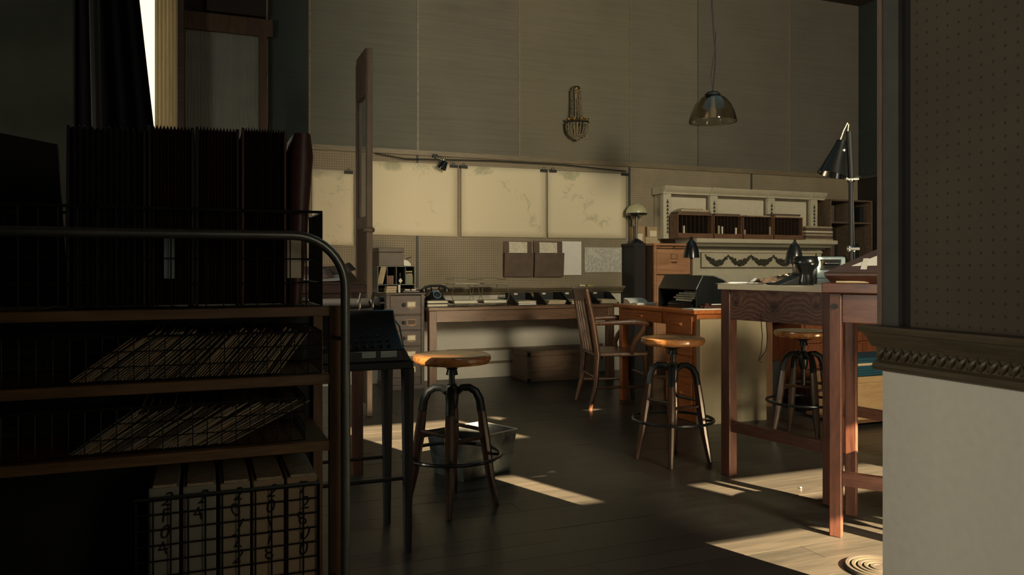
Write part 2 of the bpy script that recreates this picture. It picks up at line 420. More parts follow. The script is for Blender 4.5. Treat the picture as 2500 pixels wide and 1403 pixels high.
# main shells, plus two added light blockers
struct(box(XL, XR, YF-.12, YW+.12, ZC, ZC+.1), 'ceiling', ceil_m)
wb = struct(box(XL, XR+.1, YW, YW+.12, 0, ZC), 'wall_back', white_wall)
wr = struct(box(XR, XR+.12, YF, YW, 0, ZC), 'wall_right', teal_wall)
struct(box(XL-.12, XL, YF-.12, YW+.12, 0, ZC), 'wall_left', dark_panel)
sun_holes = [(3.55, 6.0, .9, 2.77), (3.62, 3.87, 3.17, 3.53), (4.46, 5.7, 2.967, 3.22), (3.55, 4.66, 4.04, 4.54), (4.92, 5.0, 4.2, 4.54), (5.76, 5.885, 4.2, 4.54), (3.6, 4.0, 3.93, 4.04)]  # unseen openings shaped to throw the sun patches on floor and furniture
struct(holes_wall(XP, XR, 0, ZC, YF-.02, YF, sun_holes), 'wall_front', dark_panel)
struct(box(XL, XP, YF-.12, YF, 0, ZC), 'wall_rear', dark_panel)
struct(box(XL, .72, -.55, -.45, 0, ZC), 'wall_blocker_rear', dark_panel)  # unseen blocker behind the camera, added to darken the cart's left end
struct(box(XL, -.42, 1.10, 1.75, 0, ZC), 'wall_blocker_left', dark_panel)  # unseen blocker, added to keep the near fill off the cart

# back wall upper panels (grasscloth), seams measured along the wall
ZP = 2.30
seam = [655, 755, 1018, 1265, 1535, 1700, 1922, 2092]
sx = [gx(p, YW) for p in seam]; sx[-1] = XR-.01
for i in range(len(sx)-1):
    m = teal_wall if i == 0 else wall_mats[i-1]
    struct(box(sx[i]+.004, sx[i+1]-.004, YW-.03, YW, ZP+.02, ZC), 'wall_panel', m, wb)
for i in (1, 2, 3, 4, 6):
    struct(box(sx[i]-.010, sx[i]+.010, YW-.036, YW-.03, ZP+.05, ZC), 'batten', trim_back, wb)
# pegboard lower panels
pegx = [sx[1]-.4, gx(1017, YW), gx(1533, YW), gx(1830, YW), XR-.01]
for a, b in zip(pegx, pegx[1:]):
    struct(box(a+.012, b-.012, YW-.03, YW, .955, ZP), 'pegboard_panel', peg_back, wb)
for a in pegx[1:4]:
    struct(box(a-.012, a+.012, YW-.038, YW, .955, ZP), 'joint_strip', dark_trim, wb)
struct(box(sx[1]-.4, XR, YW-.055, YW, ZP, ZP+.05), 'trim_1', trim_back)
struct(box(XL, sx[1]-.4, YW-.02, YW, 0, ZC), 'wall_recess', dark_panel)
# dado rail on the back wall (moulded), from the partition to the pegboard joint
prof = [(0, .955), (-.105, .955), (-.105, .938), (-.09, .930), (-.075, .912), (-.05, .90), (-.045, .885), (-.03, .875), (0, .872)]
dx1 = gx(1541, YW-.1)
struct(MB().prism([(YW+p, z) for p, z in prof], 'x', gx(905, YW), dx1), 'trim_2', trim_back)
# low strips on the white wall below
for a, b in ((.285, .31), (.145, .17)):
    struct(box(gx(1090, YW), gx(1470, YW), YW-.018, YW, a, b), 'trim_3', trim_back)
# right wall dark lower panel
struct(box(XR-.03, XR, 2.2, YW-.03, 0, ZP), 'wall_panel', dark_panel, wr)
struct(box(XR-.05, XR, 2.2, YW-.03, ZP, ZP+.03), 'trim_4', dark_trim)

# foreground partition on the right
pw = struct(box(XP, XP+.014, YF, YP, 0, .80), 'wall_partition', white_wall)
struct(box(XP+.001, XP+.013, YF, YP-.0005, .80, ZC), 'core_board', black_gap, pw)
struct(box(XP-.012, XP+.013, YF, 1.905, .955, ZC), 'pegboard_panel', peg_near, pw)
struct(box(XP-.022, XP+.005, 1.945, YP, .955, ZC), 'corner_post', dark_trim, pw)
struct(box(XP-.026, XP-.0215, YP-.02, YP+.0, .955, ZC), 'edge_trim', frame_w, pw)
pr = [(0, .955), (-.115, .957), (-.12, .948), (-.115, .936), (-.095, .931), (-.075, .915), (-.058, .89), (-.052, .882), (-.03, .88), (-.028, .835),
      (-.034, .832), (-.046, .826), (-.05, .815), (-.046, .804), (-.03, .798), (0, .797)]
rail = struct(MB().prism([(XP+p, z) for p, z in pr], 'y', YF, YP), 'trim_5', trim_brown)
# carved leaf ornaments in the frieze of the rail
lf = MB()
pts = [(0, 0, .021), (-.006, .004, .012), (-.009, .012, .002), (-.006, .020, -.010), (0, .026, -.02)]
lf.tube(pts, [.003, .0075, .009, .007, .002], 6)
lf.tube([(0, .002, -.018), (-.006, -.004, -.008), (-.006, -.006, .006), (0, 0, .016)], [.002, .005, .005, .002], 6)
first = None; yy = 1.99
while yy > .75:
    if first is None: o = lf.build('carved_leaf', trim_brown, rail); first = o
    else: o = first.copy(); COL.objects.link(o)
    o.location = (XP-.031, yy, .857); yy -= .034

# doorway with reeded glass on the far left of the back wall
DX0, DX1 = gx(452, YW), gx(632, YW); DZ = gz(540, 84, YW)
door = thing('door_1', None, None); door['kind'] = 'structure'
m = MB(); nr = 46
top = []; 
for i in range(nr*4+1):
    u = i/4; top.append((DX0+(DX1-DX0)*i/(nr*4), YW-.045-.006*abs(math.sin(PI*u))))
poly = top+[(DX1, YW-.03), (DX0, YW-.03)]
m.prism(poly, 'z', .9, DZ).build('reeded_pane', reed_glass, door)
box(DX0-.02, DX1+.12, YW-.09, YW-.025, DZ, DZ+.16).build('head_frame', oak_paled, door)
box(DX1, DX1+.07, YW-.09, YW-.025, 0, DZ).build('stile', oak_paled, door)
box(DX0-.08, DX0, YW-.09, YW-.025, 0, DZ).build('stile', oak_paled, door)
box(DX0, DX1, YW-.085, YW-.03, .1, .9).build('bottom_panel', oak_paled, door)
box(DX0+.18, DX1+.06, YW-.10, YW-.03, DZ+.18, ZC-.02).build('transom_board', dark_panel, door)

# bright window with sheer curtain, far left
wx0, wx1 = gx(250, YW-.3), gx(440, YW-.3)
win = thing('window_1', None, None); win['kind'] = 'structure'
box(wx0, wx1-.02, YW-.13, YW-.10, 1.2, ZC-.05).build('pane', bright_pane, win)
box(wx1-.02, wx1+.03, YW-.36, YW-.02, .9, ZC-.01).build('jamb', cab_w, win)
box(wx0-.05, wx0, YW-.36, YW-.02, .9, ZC-.01).build('jamb', cab_w, win)
box(wx0-.05, wx1+.03, YW-.36, YW-.02, 1.12, 1.2).build('sill', cab_w, win)
cu = []; cx0, cx1 = gx(376, YW-.33), gx(443, YW-.33); n = 40
for i in range(n+1):
    cu.append((cx0+(cx1-cx0)*i/n, YW-.22+.018*math.sin(i*1.1)))
m = MB(); v = [(a, b, 1.22) for a, b in cu]+[(a, b, ZC-.06) for a, b in cu]
m.add(v, [(i, i+1, n+2+i, n+1+i) for i in range(n)])
o = m.build('curtain', sheer); sol = o.modifiers.new('t', 'SOLIDIFY'); sol.thickness = .002
tag(o, 'cream sheer curtain hanging beside the bright slit of window', 'curtain')

# ================================================================== WALL DISPLAYS
YB = YW-.040
def chart(px0, px1, t0, t1, b0, b1, mat, label, name='wall_map', grp='large pale maps along the pegboard'):
    x0, x1 = gx(px0, YB), gx(px1, YB)
    zt0, zt1, zb0, zb1 = gz(px0, t0, YB), gz(px1, t1, YB), gz(px0, b0, YB), gz(px1, b1, YB)
    cxm = (x0+x1)/2; zt = (zt0+zb0)/2; n = 10
    v = []; f = []
    for j in range(n+1):
        s = j/n
        for i in range(n+1):
            q = i/n
            a = zt0+(zt1-zt0)*q; b = zb0+(zb1-zb0)*q
            curl = .0006+.006*(max(0, s-.85)/.15)**2*abs(2*q-1)**2
            v.append((x0+(x1-x0)*q-cxm, -curl, a+(b-a)*s-zt))
    for j in range(n):
        for i in range(n): f.append((j*(n+1)+i, j*(n+1)+i+1, (j+1)*(n+1)+i+1, (j+1)*(n+1)+i))
    m = MB().add(v, f); o = m.build(name, mat, loc=(cxm, YB-.001, zt)); sm = o.modifiers.new('t', 'SOLIDIFY'); sm.thickness = .0012; sm.offset = 0
    return tag(o, label, 'map', grp)
chart(762, 863, 412, 418, 596, 599, chart_mats[3], 'pale map left of the wooden partition post, its right edge curling')
chart(896, 1116, 392, 402, 572, 578, chart_mats[0], 'leftmost full pale map, green patch at its top, right beside the partition post')
chart(1126, 1332, 404, 414, 577, 580, chart_mats[1], 'middle pale wall map hung between two other pale maps')
chart(1337, 1528, 416, 425, 580, 582, chart_mats[2], 'rightmost pale wall map, ending at the dark joint of the pegboard')
def clip(px, py, label, wpx=20):
    x, z = gx(px, YB), gz(px, py, YB)
    t = thing('bulldog_clip', label, 'clip', (x, YB-.002, z), 0, 'black clips holding the maps')
    wd = wpx*7.9/F
    box(-wd/2, wd/2, -.018, 0, -.022, .006).build('clip_jaw', black_matte, t)
    MB().tube([(-wd*.2, -.006, .004), (-wd*.12, -.01, .028), (wd*.12, -.01, .028), (wd*.2, -.006, .004)], .0025, 6).build('clip_handle', black_matte, t)
for px, py, lb in ((1107, 404, 'black clip at the top right corner of the leftmost full map'), (1131, 406, 'black clip at the top left corner of the middle map'),
                   (1327, 415, 'black clip at the top right corner of the middle map'), (1349, 416, 'black clip at the top left corner of the rightmost map'),
                   (1524, 424, 'black clip at the top right corner of the rightmost map'), (851, 419, 'black clip on the map left of the wooden partition')):
    clip(px, py, lb)
# cord along the top of the maps, with a clamp lamp
def wp(px, py, y): return Vector((gx(px, y), y, gz(px, py, y)))
MB().tube([wp(915, 374, YB-.03), wp(990, 388, YB-.04), wp(1062, 389, YB-.05), wp(1200, 392, YB-.04), wp(1380, 402, YB-.04), wp(1470, 412, YB-.04), wp(1528, 418, YB-.03)], .006, 6).build('electric_cord', black_matte)
tag(bpy.data.objects['electric_cord'], 'black electric cord sagging along the top of the pale maps', 'cord')
cl = thing('clamp_lamp', 'small black clamp lamp fixed above the leftmost full map', 'lamp', wp(1080, 392, YB-.05))
MB().lathe([(.012, .03), (.03, .02), (.05, -.055), (.046, -.055), (.028, .015)], (.02, -.05, -.03), 16, cap=False).xf(Matrix.Rotation(.5, 4, 'Y')).build('lamp_shade', black_paint, cl)
MB().tube([(-.07, .02, .05), (-.03, -.02, .02), (.0, -.04, 0)], .008, 6).build('clamp_arm', chrome, cl)
MB().ball((0, -.04, .0), .016).build('joint_knob', chrome, cl)
MB().obox((-.07, .02, .05), .05, .02, .03).build('clamp', black_matte, cl)

# pockets and sheets on the pegboard
def wall_sheet(name, px0, px1, py0, py1, mat, label, cat, y=YB, th=.002, grp=None):
    x0, x1 = gx(px0, y), gx(px1, y); pc = (px0+px1)/2; z1, z0 = gz(pc, py0, y), gz(pc, py1, y)
    cx, cz = (x0+x1)/2, (z0+z1)/2
    o = box(x0-cx, x1-cx, -th, 0, z0-cz, z1-cz).build(name, mat, loc=(cx, y-.0005, cz), smooth=False)
    return tag(o, label, cat, grp)
for px0, px1, lb, lb2 in ((1229, 1298, 'brown wall file pocket, left of the pair', 'cream card standing in the left brown wall pocket'),
                          (1302, 1372, 'brown wall file pocket, right of the pair, next to the long sheet', 'cream card standing in the right brown wall pocket')):
    y0 = YB; x0, x1 = gx(px0, y0), gx(px1, y0); pc = (px0+px1)/2
    zt, zb = gz(pc, 589, y0), gz(pc, 675, y0); zf = gz(pc, 617, y0-.05)
    t = thing('file_pocket', lb, 'file pocket', ((x0+x1)/2, y0-.001, zb), 0, 'brown pockets on the pegboard')
    hw = (x1-x0)/2
    box(-hw, hw, -.006, 0, 0, zt-zb).build('back_board', kraft, t)
    MB().hexa([(-hw, -.035, 0), (hw, -.035, 0), (hw, -.028, 0), (-hw, -.028, 0), (-hw, -.055, zf-zb), (hw, -.055, zf-zb), (hw, -.048, zf-zb), (-hw, -.048, zf-zb)]).build('pocket_front', kraft, t)
    for s in (-1, 1):
        MB().prism([(0, 0), (-.035, 0), (-.055, zf-zb), (0, zf-zb)], 'x', s*hw-.003, s*hw+.003).build('gusset', kraft, t)
    box(-hw, hw, -.03, 0, 0, .004).build('pocket_base', kraft, t)
    cw = .105
    c = MB().hexa([(-cw, -.025, 0), (cw, -.025, 0), (cw, -.022, 0), (-cw, -.022, 0), (-cw, -.012, .365), (cw, -.012, .365), (cw, -.009, .365), (-cw, -.009, .365)]).build('paper_card', print_b, loc=((x0+x1)/2, y0-.001, zb+.005), smooth=False)
    tag(c, lb2, 'card', 'cards in the brown pockets')
wall_sheet('paper_sheet', 1372, 1419, 589, 671, paper_w, 'long plain white sheet pinned on the pegboard beside the pockets', 'paper')
wall_sheet('typed_sheet', 1427, 1517, 604, 664, print_a, 'wide grey sheet of small type pinned right of the long plain sheet', 'paper')
for px, lb, mt in ((1421, 'left of two small chalk sticks on the moulded wall ledge', paper), (1440, 'right of two small chalk sticks on the moulded wall ledge', plain('yellow_chalk', (.5, .38, .1), .7))):
    x = gx(px, YW-.07)
    tag(MB().prism([(-.035, 0), (.035, 0), (.035, .014), (-.03, .018), (-.035, .014)], 'y', -.012, .012).build('chalk_stick', mt, loc=(x, YW-.07, .956)), lb, 'chalk', 'chalk on the ledge')

# crystal sconce
sc_ = thing('wall_sconce', 'gilt crystal bead wall sconce hung high on the grasscloth wall', 'wall light', (gx(1408, YW-.12), YW-.13, gz(1408, 342, YW-.12)))
u = 8.2/F   # metres per pixel there
MB().lathe([(.045, .0), (.05, .012), (.042, .03), (.02, .038)], (0, .03, 128*u), 16).build('crown', brass, sc_)
MB().tube([Vector((30*u*math.cos(a), 30*u*math.sin(a), 42*u)) for a in [2*PI*i/28 for i in range(28)]], .007, 6, closed=True).build('hoop', iron, sc_)
MB().tube([(0, .03, 5*u), (0, .03, 128*u)], .008, 8).build('stem', brass, sc_)
bd = MB()
for k in range(14):
    a = 2*PI*k/14
    for j in range(19):
        s = j/18; r = (13+5*(1-s)**3)*u
        bd.ball((r*math.cos(a), r*math.sin(a)+.03*s, (45+s*80)*u), .0085, 6)
o = bd.build('bead_strings', crystal, sc_); o['kind'] = 'stuff'
bd = MB()
for k in range(22):
    a = 2*PI*k/22
    for j in range(11):
        s = j/10; r = 29*u*math.sqrt(max(0, 1-(s*.97)**2.6))
        bd.ball((r*math.cos(a), r*math.sin(a), (40-s*36)*u), .0088, 6)
o = bd.build('bead_basket', crystal, sc_); o['kind'] = 'stuff'
for k in range(5):
    a = -PI/2+(k-2)*.75
    MB().lathe([(.004, 0), (.022, .012), (.028, .028), (.02, .034), (.006, .03)], (25*u*math.cos(a), 25*u*math.sin(a), 45*u), 10).build('candle_cup', brass, sc_)
MB().ball((0, 0, .012), .018, 8).build('finial', crystal, sc_)

# glass dome pendant
ZL = 6.4; pl = pt(1740, 298, ZL); uu = ZL/F
pd = thing('pendant_lamp', 'smoked glass dome pendant lamp hanging on a long cord', 'pendant lamp', pl)
prof = [(57*uu, 0), (57.5*uu, 3*uu), (53*uu, 22*uu), (44*uu, 42*uu), (32*uu, 57*uu), (17*uu, 66*uu), (16*uu, 65*uu), (31*uu, 55.5*uu), (43*uu, 41*uu), (52*uu, 21*uu), (56*uu, 1*uu)]
MB().lathe(prof, n=48, cap=False).build('glass_shade', dome_glass, pd)
MB().lathe([(.001, 64*uu), (18*uu, 64*uu), (19*uu, 68*uu), (14*uu, 73*uu), (5*uu, 75*uu), (.001, 78*uu)], n=24).build('cap', black_matte, pd)
MB().lathe([(.001, 14*uu), (8*uu, 17*uu), (10*uu, 26*uu), (6*uu, 38*uu), (5*uu, 62*uu), (.001, 64*uu)], n=16).build('bulb', plain('milky_bulb', (.6, .55, .42), .3), pd)
zt = ZC-pl.z; 
MB().tube([(0, 0, 77*uu), (.016, 0, .4), (.028, 0, .55), (.012, 0, .72), (-.005, 0, .95), (-.02, 0, 1.2), (-.02, 0, zt-.001)], .0055, 6).build('cord', black_matte, pd)
MB().tube([(.0, 0, 77*uu), (-.02, 0, .36), (-.0, 0, .5), (.024, 0, .6), (.03, 0, .75)], .003, 6).build('loose_wire', black_matte, pd)
MB().lathe([(.05, -.03), (.06, 0)], (-.02, 0, zt-.001), 16).build('ceiling_rose', black_matte, pd)

# ================================================================== PARTITION FRAME (end-on)
px_ = 1.20; pf = thing('wooden_partition', 'tall narrow wooden partition frame standing end-on before the maps', 'partition', (px_, 6.0, 0))
ZT = 2.865
box(-.022, .022, -.0, .06, 0, ZT).build('post', frame_w, pf, bevel=.004)
box(-.022, .022, .43, .49, 0, ZT-.02).build('post', frame_w, pf, bevel=.004)
box(-.026, .026, .06, .43, 2.52, ZT+.01).build('header_board', oak_paled, pf, bevel=.004)
box(-.02, .02, .06, .43, 1.47, 1.56).build('cross_rail', frame_w, pf)
box(-.012, .012, .06, .43, .08, 1.47).build('lower_panel', oak_paled, pf)
box(-.0025, .0025, .06, .43, 1.56, 2.52).build('glass_pane', glass_mat('clear_pane', (.8, .85, .82), .02, .95), pf)
MB().lathe([(.03, -.02), (.042, -.012), (.046, 0), (.042, .014), (.03, .022)], (0, .03, 1.45), 16).build('moulded_ring', frame_w, pf)

# ================================================================== LEFT: filing cabinet and pigeonholes
yc = 7.2
def label_plate(parent, x, z, mat=paper, y=-.0):
    h = MB(); h.prism([(x-.045, z-.03), (x, z-.043), (x+.045, z-.03), (x+.045, z+.03), (x-.045, z+.03)], 'y', y-.006, y).build('label_holder', brass_d, parent)
    box(x-.036, x+.036, y-.0075, y-.005, z-.021, z+.021).build('label_card', mat, parent, smooth=False)
brass_d = plain('dull_brass', (.20, .14, .09), .5, .5)
fx0, fx1 = gx(944, yc), gx(1036, yc)
fc = thing('card_cabinet', 'dark brown narrow drawer cabinet with small label holders, left of the long desk', 'cabinet', ((fx0+fx1)/2, yc, 0))
hw = (fx1-fx0)/2; top = .92
box(-hw+.008, hw-.008, .02, .44, .04, top-.02).build('carcass', cab_w, fc, bevel=.003)
box(-hw-.012, hw+.012, -.012, .45, top-.02, top).build('top_board', cab_w, fc, bevel=.004)
box(-hw, hw, .01, .43, 0, .04).build('plinth', cab_w, fc)
for s in (-1, 1): box(s*hw-.0 if s < 0 else hw-.03, -hw+.03 if s < 0 else hw, 0, .02, .04, top-.02).build('stile', cab_w, fc)
zz = [gz(1000, p, yc) for p in (723, 768, 806, 845, 884, 922)]
for i in range(5):
    z1 = zz[i]-.005; z0 = zz[i+1]+.005
    if i == 0: z1 = top-.028
    d = box(-hw+.033, hw-.033, 0, .02, z0, z1).build('drawer', cab_w, fc, bevel=.003)
    label_plate(d, .055, (z0+z1)/2+.005, paper if i != 1 else kraft, -.0)
    MB().lathe([(.016, 0), (.018, .01), (.012, .02), (.001, .022)], n=12).xf(Matrix.Translation((-.02, 0, (z0+z1)/2)) @ Matrix.Rotation(PI/2, 4, 'X')).build('knob', black_matte, d)
# pigeonhole rack on cabinet
py_ = 7.3; qx0, qx1 = gx(922, py_), gx(1013, py_); zr0, zr1 = .9205, gz(965, 649, py_)
metal_g = plain('grey_green_metal', (.09, .10, .085), .45, .4)
rk = thing('pigeonhole_rack', 'black metal pigeonhole rack on the left drawer cabinet', 'rack', ((qx0+qx1)/2, py_, zr0))
hw2 = (qx1-qx0)/2; hh = zr1-zr0; zs_ = gz(965, 694, py_)-zr0
box(-hw2, hw2, 0, .30, hh-.006, hh).build('top_plate', metal_g, rk)
box(-hw2, hw2, 0, .30, zs_-.006, zs_).build('shelf', metal_g, rk)
box(-hw2, hw2, 0, .30, 0, .005).build('base_plate', metal_g, rk)
box(-hw2, hw2, .295, .30, .005, hh-.006).build('back_plate', black_matte, rk)
for i in range(5):
    x = -hw2+.003+i*(2*hw2-.006)/4
    box(x-.002, x+.002, 0, .295, zs_ if 0 < i < 4 else .005, hh-.006).build('divider', metal_g, rk)
cell = (2*hw2)/4
for k in range(4):
    M = Matrix.Rotation(.22, 3, 'Y')
    o = MB().obox((0, 0, .095), .012, .15, .19, M).build('manila_folder', manila, loc=((qx0+qx1)/2-hw2+.028+k*.014, py_+.10, zr0+zs_+.003))
    tag(o, ('leftmost', 'second', 'third', 'rightmost')[k]+' manila folder leaning in the first pigeonhole of the left rack', 'folder', 'folders in the leftmost pigeonhole')
def simple(mb, name, mat, loc, label, cat, grp=None, **k):
    return tag(mb.build(name, mat, loc=loc, **k), label, cat, grp)
bxm = plain('faded_red_box', (.20, .11, .07), .7)
rxc = (qx0+qx1)/2
simple(box(-.03, .03, 0, .08, 0, .085), 'small_box', bxm, (rxc-hw2+cell*1.45, py_+.03, zr0+zs_), 'faded reddish box in the second pigeonhole of the rack', 'box', bevel=.003)
bt = thing('ink_bottle', 'dark bottle with diamond cream label in the third pigeonhole', 'bottle', (rxc-hw2+cell*2.5, py_+.05, zr0+zs_))
MB().lathe([(.024, 0), (.026, .01), (.026, .06), (.01, .075), (.01, .09), (.014, .092), (.014, .11), (.001, .112)], n=16).build('bottle_body', black_paint, bt)
MB().prism([(-.02, .035), (0, .01), (.02, .035), (0, .06)], 'y', -.028, -.026).build('bottle_label', paper, bt)
simple(box(-.036, .036, 0, .1, 0, .09), 'small_box', plain('olive_tin', (.16, .17, .09), .5), (rxc-hw2+cell*3.48, py_+.03, zr0+zs_), 'olive patterned tin box in the rightmost pigeonhole of the rack', 'box', bevel=.003)
for k in range(2):
    simple(box(-.03, .03, 0, .09, 0, .014), 'card_pack', paper_old, (rxc-hw2+cell*3.46, py_+.03, zr0+zs_+.0905+k*.02+ (.004 if k else 0)), ('lower' if k == 0 else 'upper')+' thin pale pack lying on the olive tin box', 'card pack', bevel=.002)
for k in range(3):
    simple(box(-.055+k*.006, .045+k*.003, 0, .10, 0, .02), 'note_pad', manila, (rxc-hw2+.115, py_-.09+k*.004, .9205+k*.021), ('bottom', 'middle', 'top')[k]+' yellow note pad in the pile before the rack', 'note pad', 'note pads before the rack', bevel=.002)
simple(box(-.01, .01, -.004, .004, 0, .07), 'paper_slip', paper_w, (rxc+.02, py_-.03, .9205), 'upright narrow white slip before the rack', 'paper slip')
st = thing('stamp_tray', 'low black tray holding two pale blocks before the rack', 'tray', (rxc+.12, py_-.06, .9205))
box(-.08, .08, -.04, .04, 0, .02).build('tray_body', black_paint, st, bevel=.004)
for s in (-.03, .03): box(s-.022, s+.022, -.02, .02, .02, .032).build('pale_block', paper, st)
bx0, bx1 = gx(926, py_), gx(986, py_); bh = gz(960, 604, py_)-zr1
lb_ = thing('metal_deed_box', 'grey brown locking metal box on top of the pigeonhole rack', 'box', ((bx0+bx1)/2, py_+.02, zr1+.0005))
dbm = plain('grey_brown_box', (.125, .10, .08), .55, .2); h2 = (bx1-bx0)/2
box(-h2, h2, 0, .26, 0, bh*.74).build('box_body', dbm, lb_, bevel=.004)
box(-h2-.004, h2+.004, -.004, .264, bh*.74+.001, bh).build('lid', dbm, lb_, bevel=.006)
MB().cyl((0, -.004, bh*.62), (0, 0, bh*.62), .007, n=14).build('lock', brass_d, lb_)
cd = thing('desk_clip', 'white shell shaped desk clip right of the grey brown metal box', 'desk clip', (gx(996, py_), py_+.05, zr1+.0005))
MB().prism([(-.035, 0), (.04, 0), (.036, .02), (.01, .05), (-.02, .062), (-.036, .055)], 'y', -.02, .02).build('clip_body', paper_w, cd, bevel=.004)
MB().tube([(-.02, 0, .058), (.01, 0, .075), (.045, 0, .088)], .004, 6).build('lever', iron, cd)

# ================================================================== LONG DESK on the back wall
yd = 7.10; lx0, lx1 = gx(1048, yd), gx(1500, yd); ztop = gz(1200, 747.5, yd); zun = gz(1200, 756, yd); zap = gz(1200, 783, yd)
ld = thing('writing_table', 'long brown wooden table along the wall beneath the maps', 'table', ((lx0+lx1)/2, yd, 0)); hl = (lx1-lx0)/2
box(-hl-.01, hl+.02, -.01, .55, zun, ztop).build('table_top', desk_w, ld, bevel=.005)
box(-hl+.07, hl-.07, .012, .034, zap, zun).build('apron', desk_w, ld)
box(-hl+.07, hl-.07, .50, .52, zap, zun).build('apron', desk_w, ld)
for s in (-1, 1): box(s*hl-.012 if s > 0 else -hl+.0, s*hl+.01 if s > 0 else -hl+.022, .07, .47, zap, zun).build('side_apron', desk_w, ld)
for a in (-hl, hl-.075):
    for b in (0, .45): box(a, a+.075, b, b+.07, 0, zun).build('leg', desk_wz, ld, bevel=.004)
TZ = ztop+.0005
# telephone on two ledgers
tx, ty = gx(1068, yd+.1), yd+.08
for k, (h0, h1) in enumerate(((0, .02), (.028, .046))):
    t = thing('ledger_book', ('lower' if k == 0 else 'upper')+' dark ledger with pale page edges under the telephone', 'book', (tx, ty, TZ+k*.0325), 0, 'ledgers under the telephone')
    box(-.10, .095, 0, .2, .003, .027).build('page_block', paper, t)
    box(-.105, .10, -.004, .205, 0, .004).build('cover', black_matte, t); box(-.105, .10, -.004, .205, .026, .031).build('cover', black_matte, t)
TEL = thing('telephone', 'black rotary telephone standing on two dark ledgers', 'telephone', (tx, ty+.1, TZ+.0645))
MB().prism([(-.085, 0), (.085, 0), (.085, .012), (.06, .055), (.038, .085), (.038, .10), (-.038, .10), (-.038, .085), (-.06, .055), (-.085, .012)], 'y', -.02, .075).build('telephone_body', black_paint, TEL, bevel=.006)
MB().hexa([(-.08, -.09, 0), (.08, -.09, 0), (.08, -.02, 0), (-.08, -.02, 0), (-.06, -.08, .012), (.06, -.08, .012), (.05, -.02, .075), (-.05, -.02, .075)]).build('front_slope', black_paint, TEL, bevel=.004)
Md = Matrix.Translation((0, -.06, .045)) @ Matrix.Rotation(1.0, 4, 'X')
MB().lathe([(.001, .0), (.04, .0), (.042, .006), (.036, .01), (.001, .012)], n=24).xf(Md).build('dial', black_matte, TEL)
MB().tube([Md @ Vector((.038*math.cos(a), .038*math.sin(a), .011)) for a in [2*PI*i/24 for i in range(24)]], .003, 6, closed=True).build('dial_ring', chrome, TEL)
MB().tube([(-.125, 0, .095), (-.10, 0, .122), (-.05, 0, .137), (.05, 0, .137), (.10, 0, .122), (.125, 0, .095)], [.014, .016, .012, .012, .016, .014], 10).build('handset', black_paint, TEL)
for s in (-1, 1): MB().lathe([(.02, 0), (.032, .006), (.028, .03), (.014, .04)], (s*.115, 0, .075), 14).build('earpiece', black_paint, TEL)
for s in (-1, 1): MB().tube([(s*.035, 0, .10), (s*.045, 0, .125)], .008, 8).build('cradle', black_paint, TEL)

# wire trays
def wire_tray(px, label, tz=TZ):
    x = gx(px, yd+.1); t = thing('wire_letter_tray', label, 'letter tray', (x, yd+.05, tz), 0, 'two tier wire letter trays')
    W = .118; D = .28
    for z, nm in ((.028, 'lower_basket'), (.215, 'upper_basket')):
        m = MB(); r = .0022
        r = .003; m.tube([(-W, 0, z), (W, 0, z), (W, D, z), (-W, D, z)], r, 5, closed=True)
        if z > .1:
            m.tube([(-W, 0, z+.045), (-W, D, z+.045)], r, 5); m.tube([(W, 0, z+.045), (W, D, z+.045)], r, 5); m.tube([(-W, D, z+.06), (W, D, z+.06)], r, 5)
        for i in range(1, 16): m.tube([(-W+i*2*W/16, 0, z), (-W+i*2*W/16, D, z)], .0013, 4)
        for i in range(1, 6): m.tube([(-W, D*i/6, z), (W, D*i/6, z)], .0013, 4)
        m.build(nm, wire_l, t)
    for y in (0, D):
        MB().tube([(-W+.01, y, 0), (-W-.008, y, .05), (-W-.028, y, .10), (-W-.015, y, .16), (-W, y, .205), (-W+.03, y, .215)], .0035, 6).build('bent_leg', wire_l, t)
        MB().tube([(W-.01, y, 0), (W+.008, y, .05), (W+.028, y, .10), (W+.015, y, .16), (W, y, .205), (W-.03, y, .215)], .0035, 6).build('bent_leg', wire_l, t)
    return t
wire_tray(1134, 'two tier wire letter tray next to the black telephone'); wire_tray(1205, 'right one of the two wire letter trays, away from the telephone')
ORD = ('bottom', 'second from the bottom', 'third from the bottom', 'fourth from the bottom', 'fifth from the bottom', 'sixth from the bottom', 'seventh from the bottom', 'eighth from the bottom', 'topmost')
def paper_stack(x, y, z, w_, d_, n, label, grp, mats=(paper, paper_w), name='paper_sheaf', th=.008, tilt=0):
    for k in range(n):
        dx = random.uniform(-.01, .01); m = mats[k % len(mats)]
        zz_ = z+k*(th+.0008)
        o = MB().box(-w_/2, w_/2, 0, d_, 0, th).build(name, m, loc=(x+dx, y, zz_), rz=random.uniform(-.03, .03), smooth=False)
        tag(o, (label+', '+(ORD[k] if k < n-1 else 'topmost')) if n > 1 else label, 'papers', grp)
for px, lw, lu in ((1134, 'papers in the lower wire basket beside the telephone', 'thin papers in the upper basket of the tray next to the telephone'),
                   (1205, 'papers in the lower basket of the right wire tray', 'thin papers in the upper basket of the right wire tray')):
    x = gx(px, yd+.1)
    paper_stack(x, yd+.06, TZ+.031, .24, .22, 3, lw, lw)
    paper_stack(x+.01, yd+.06, TZ+.2185, .25, .22, 1, lu, None, (paper if px < 1200 else paper_old,), th=.005)
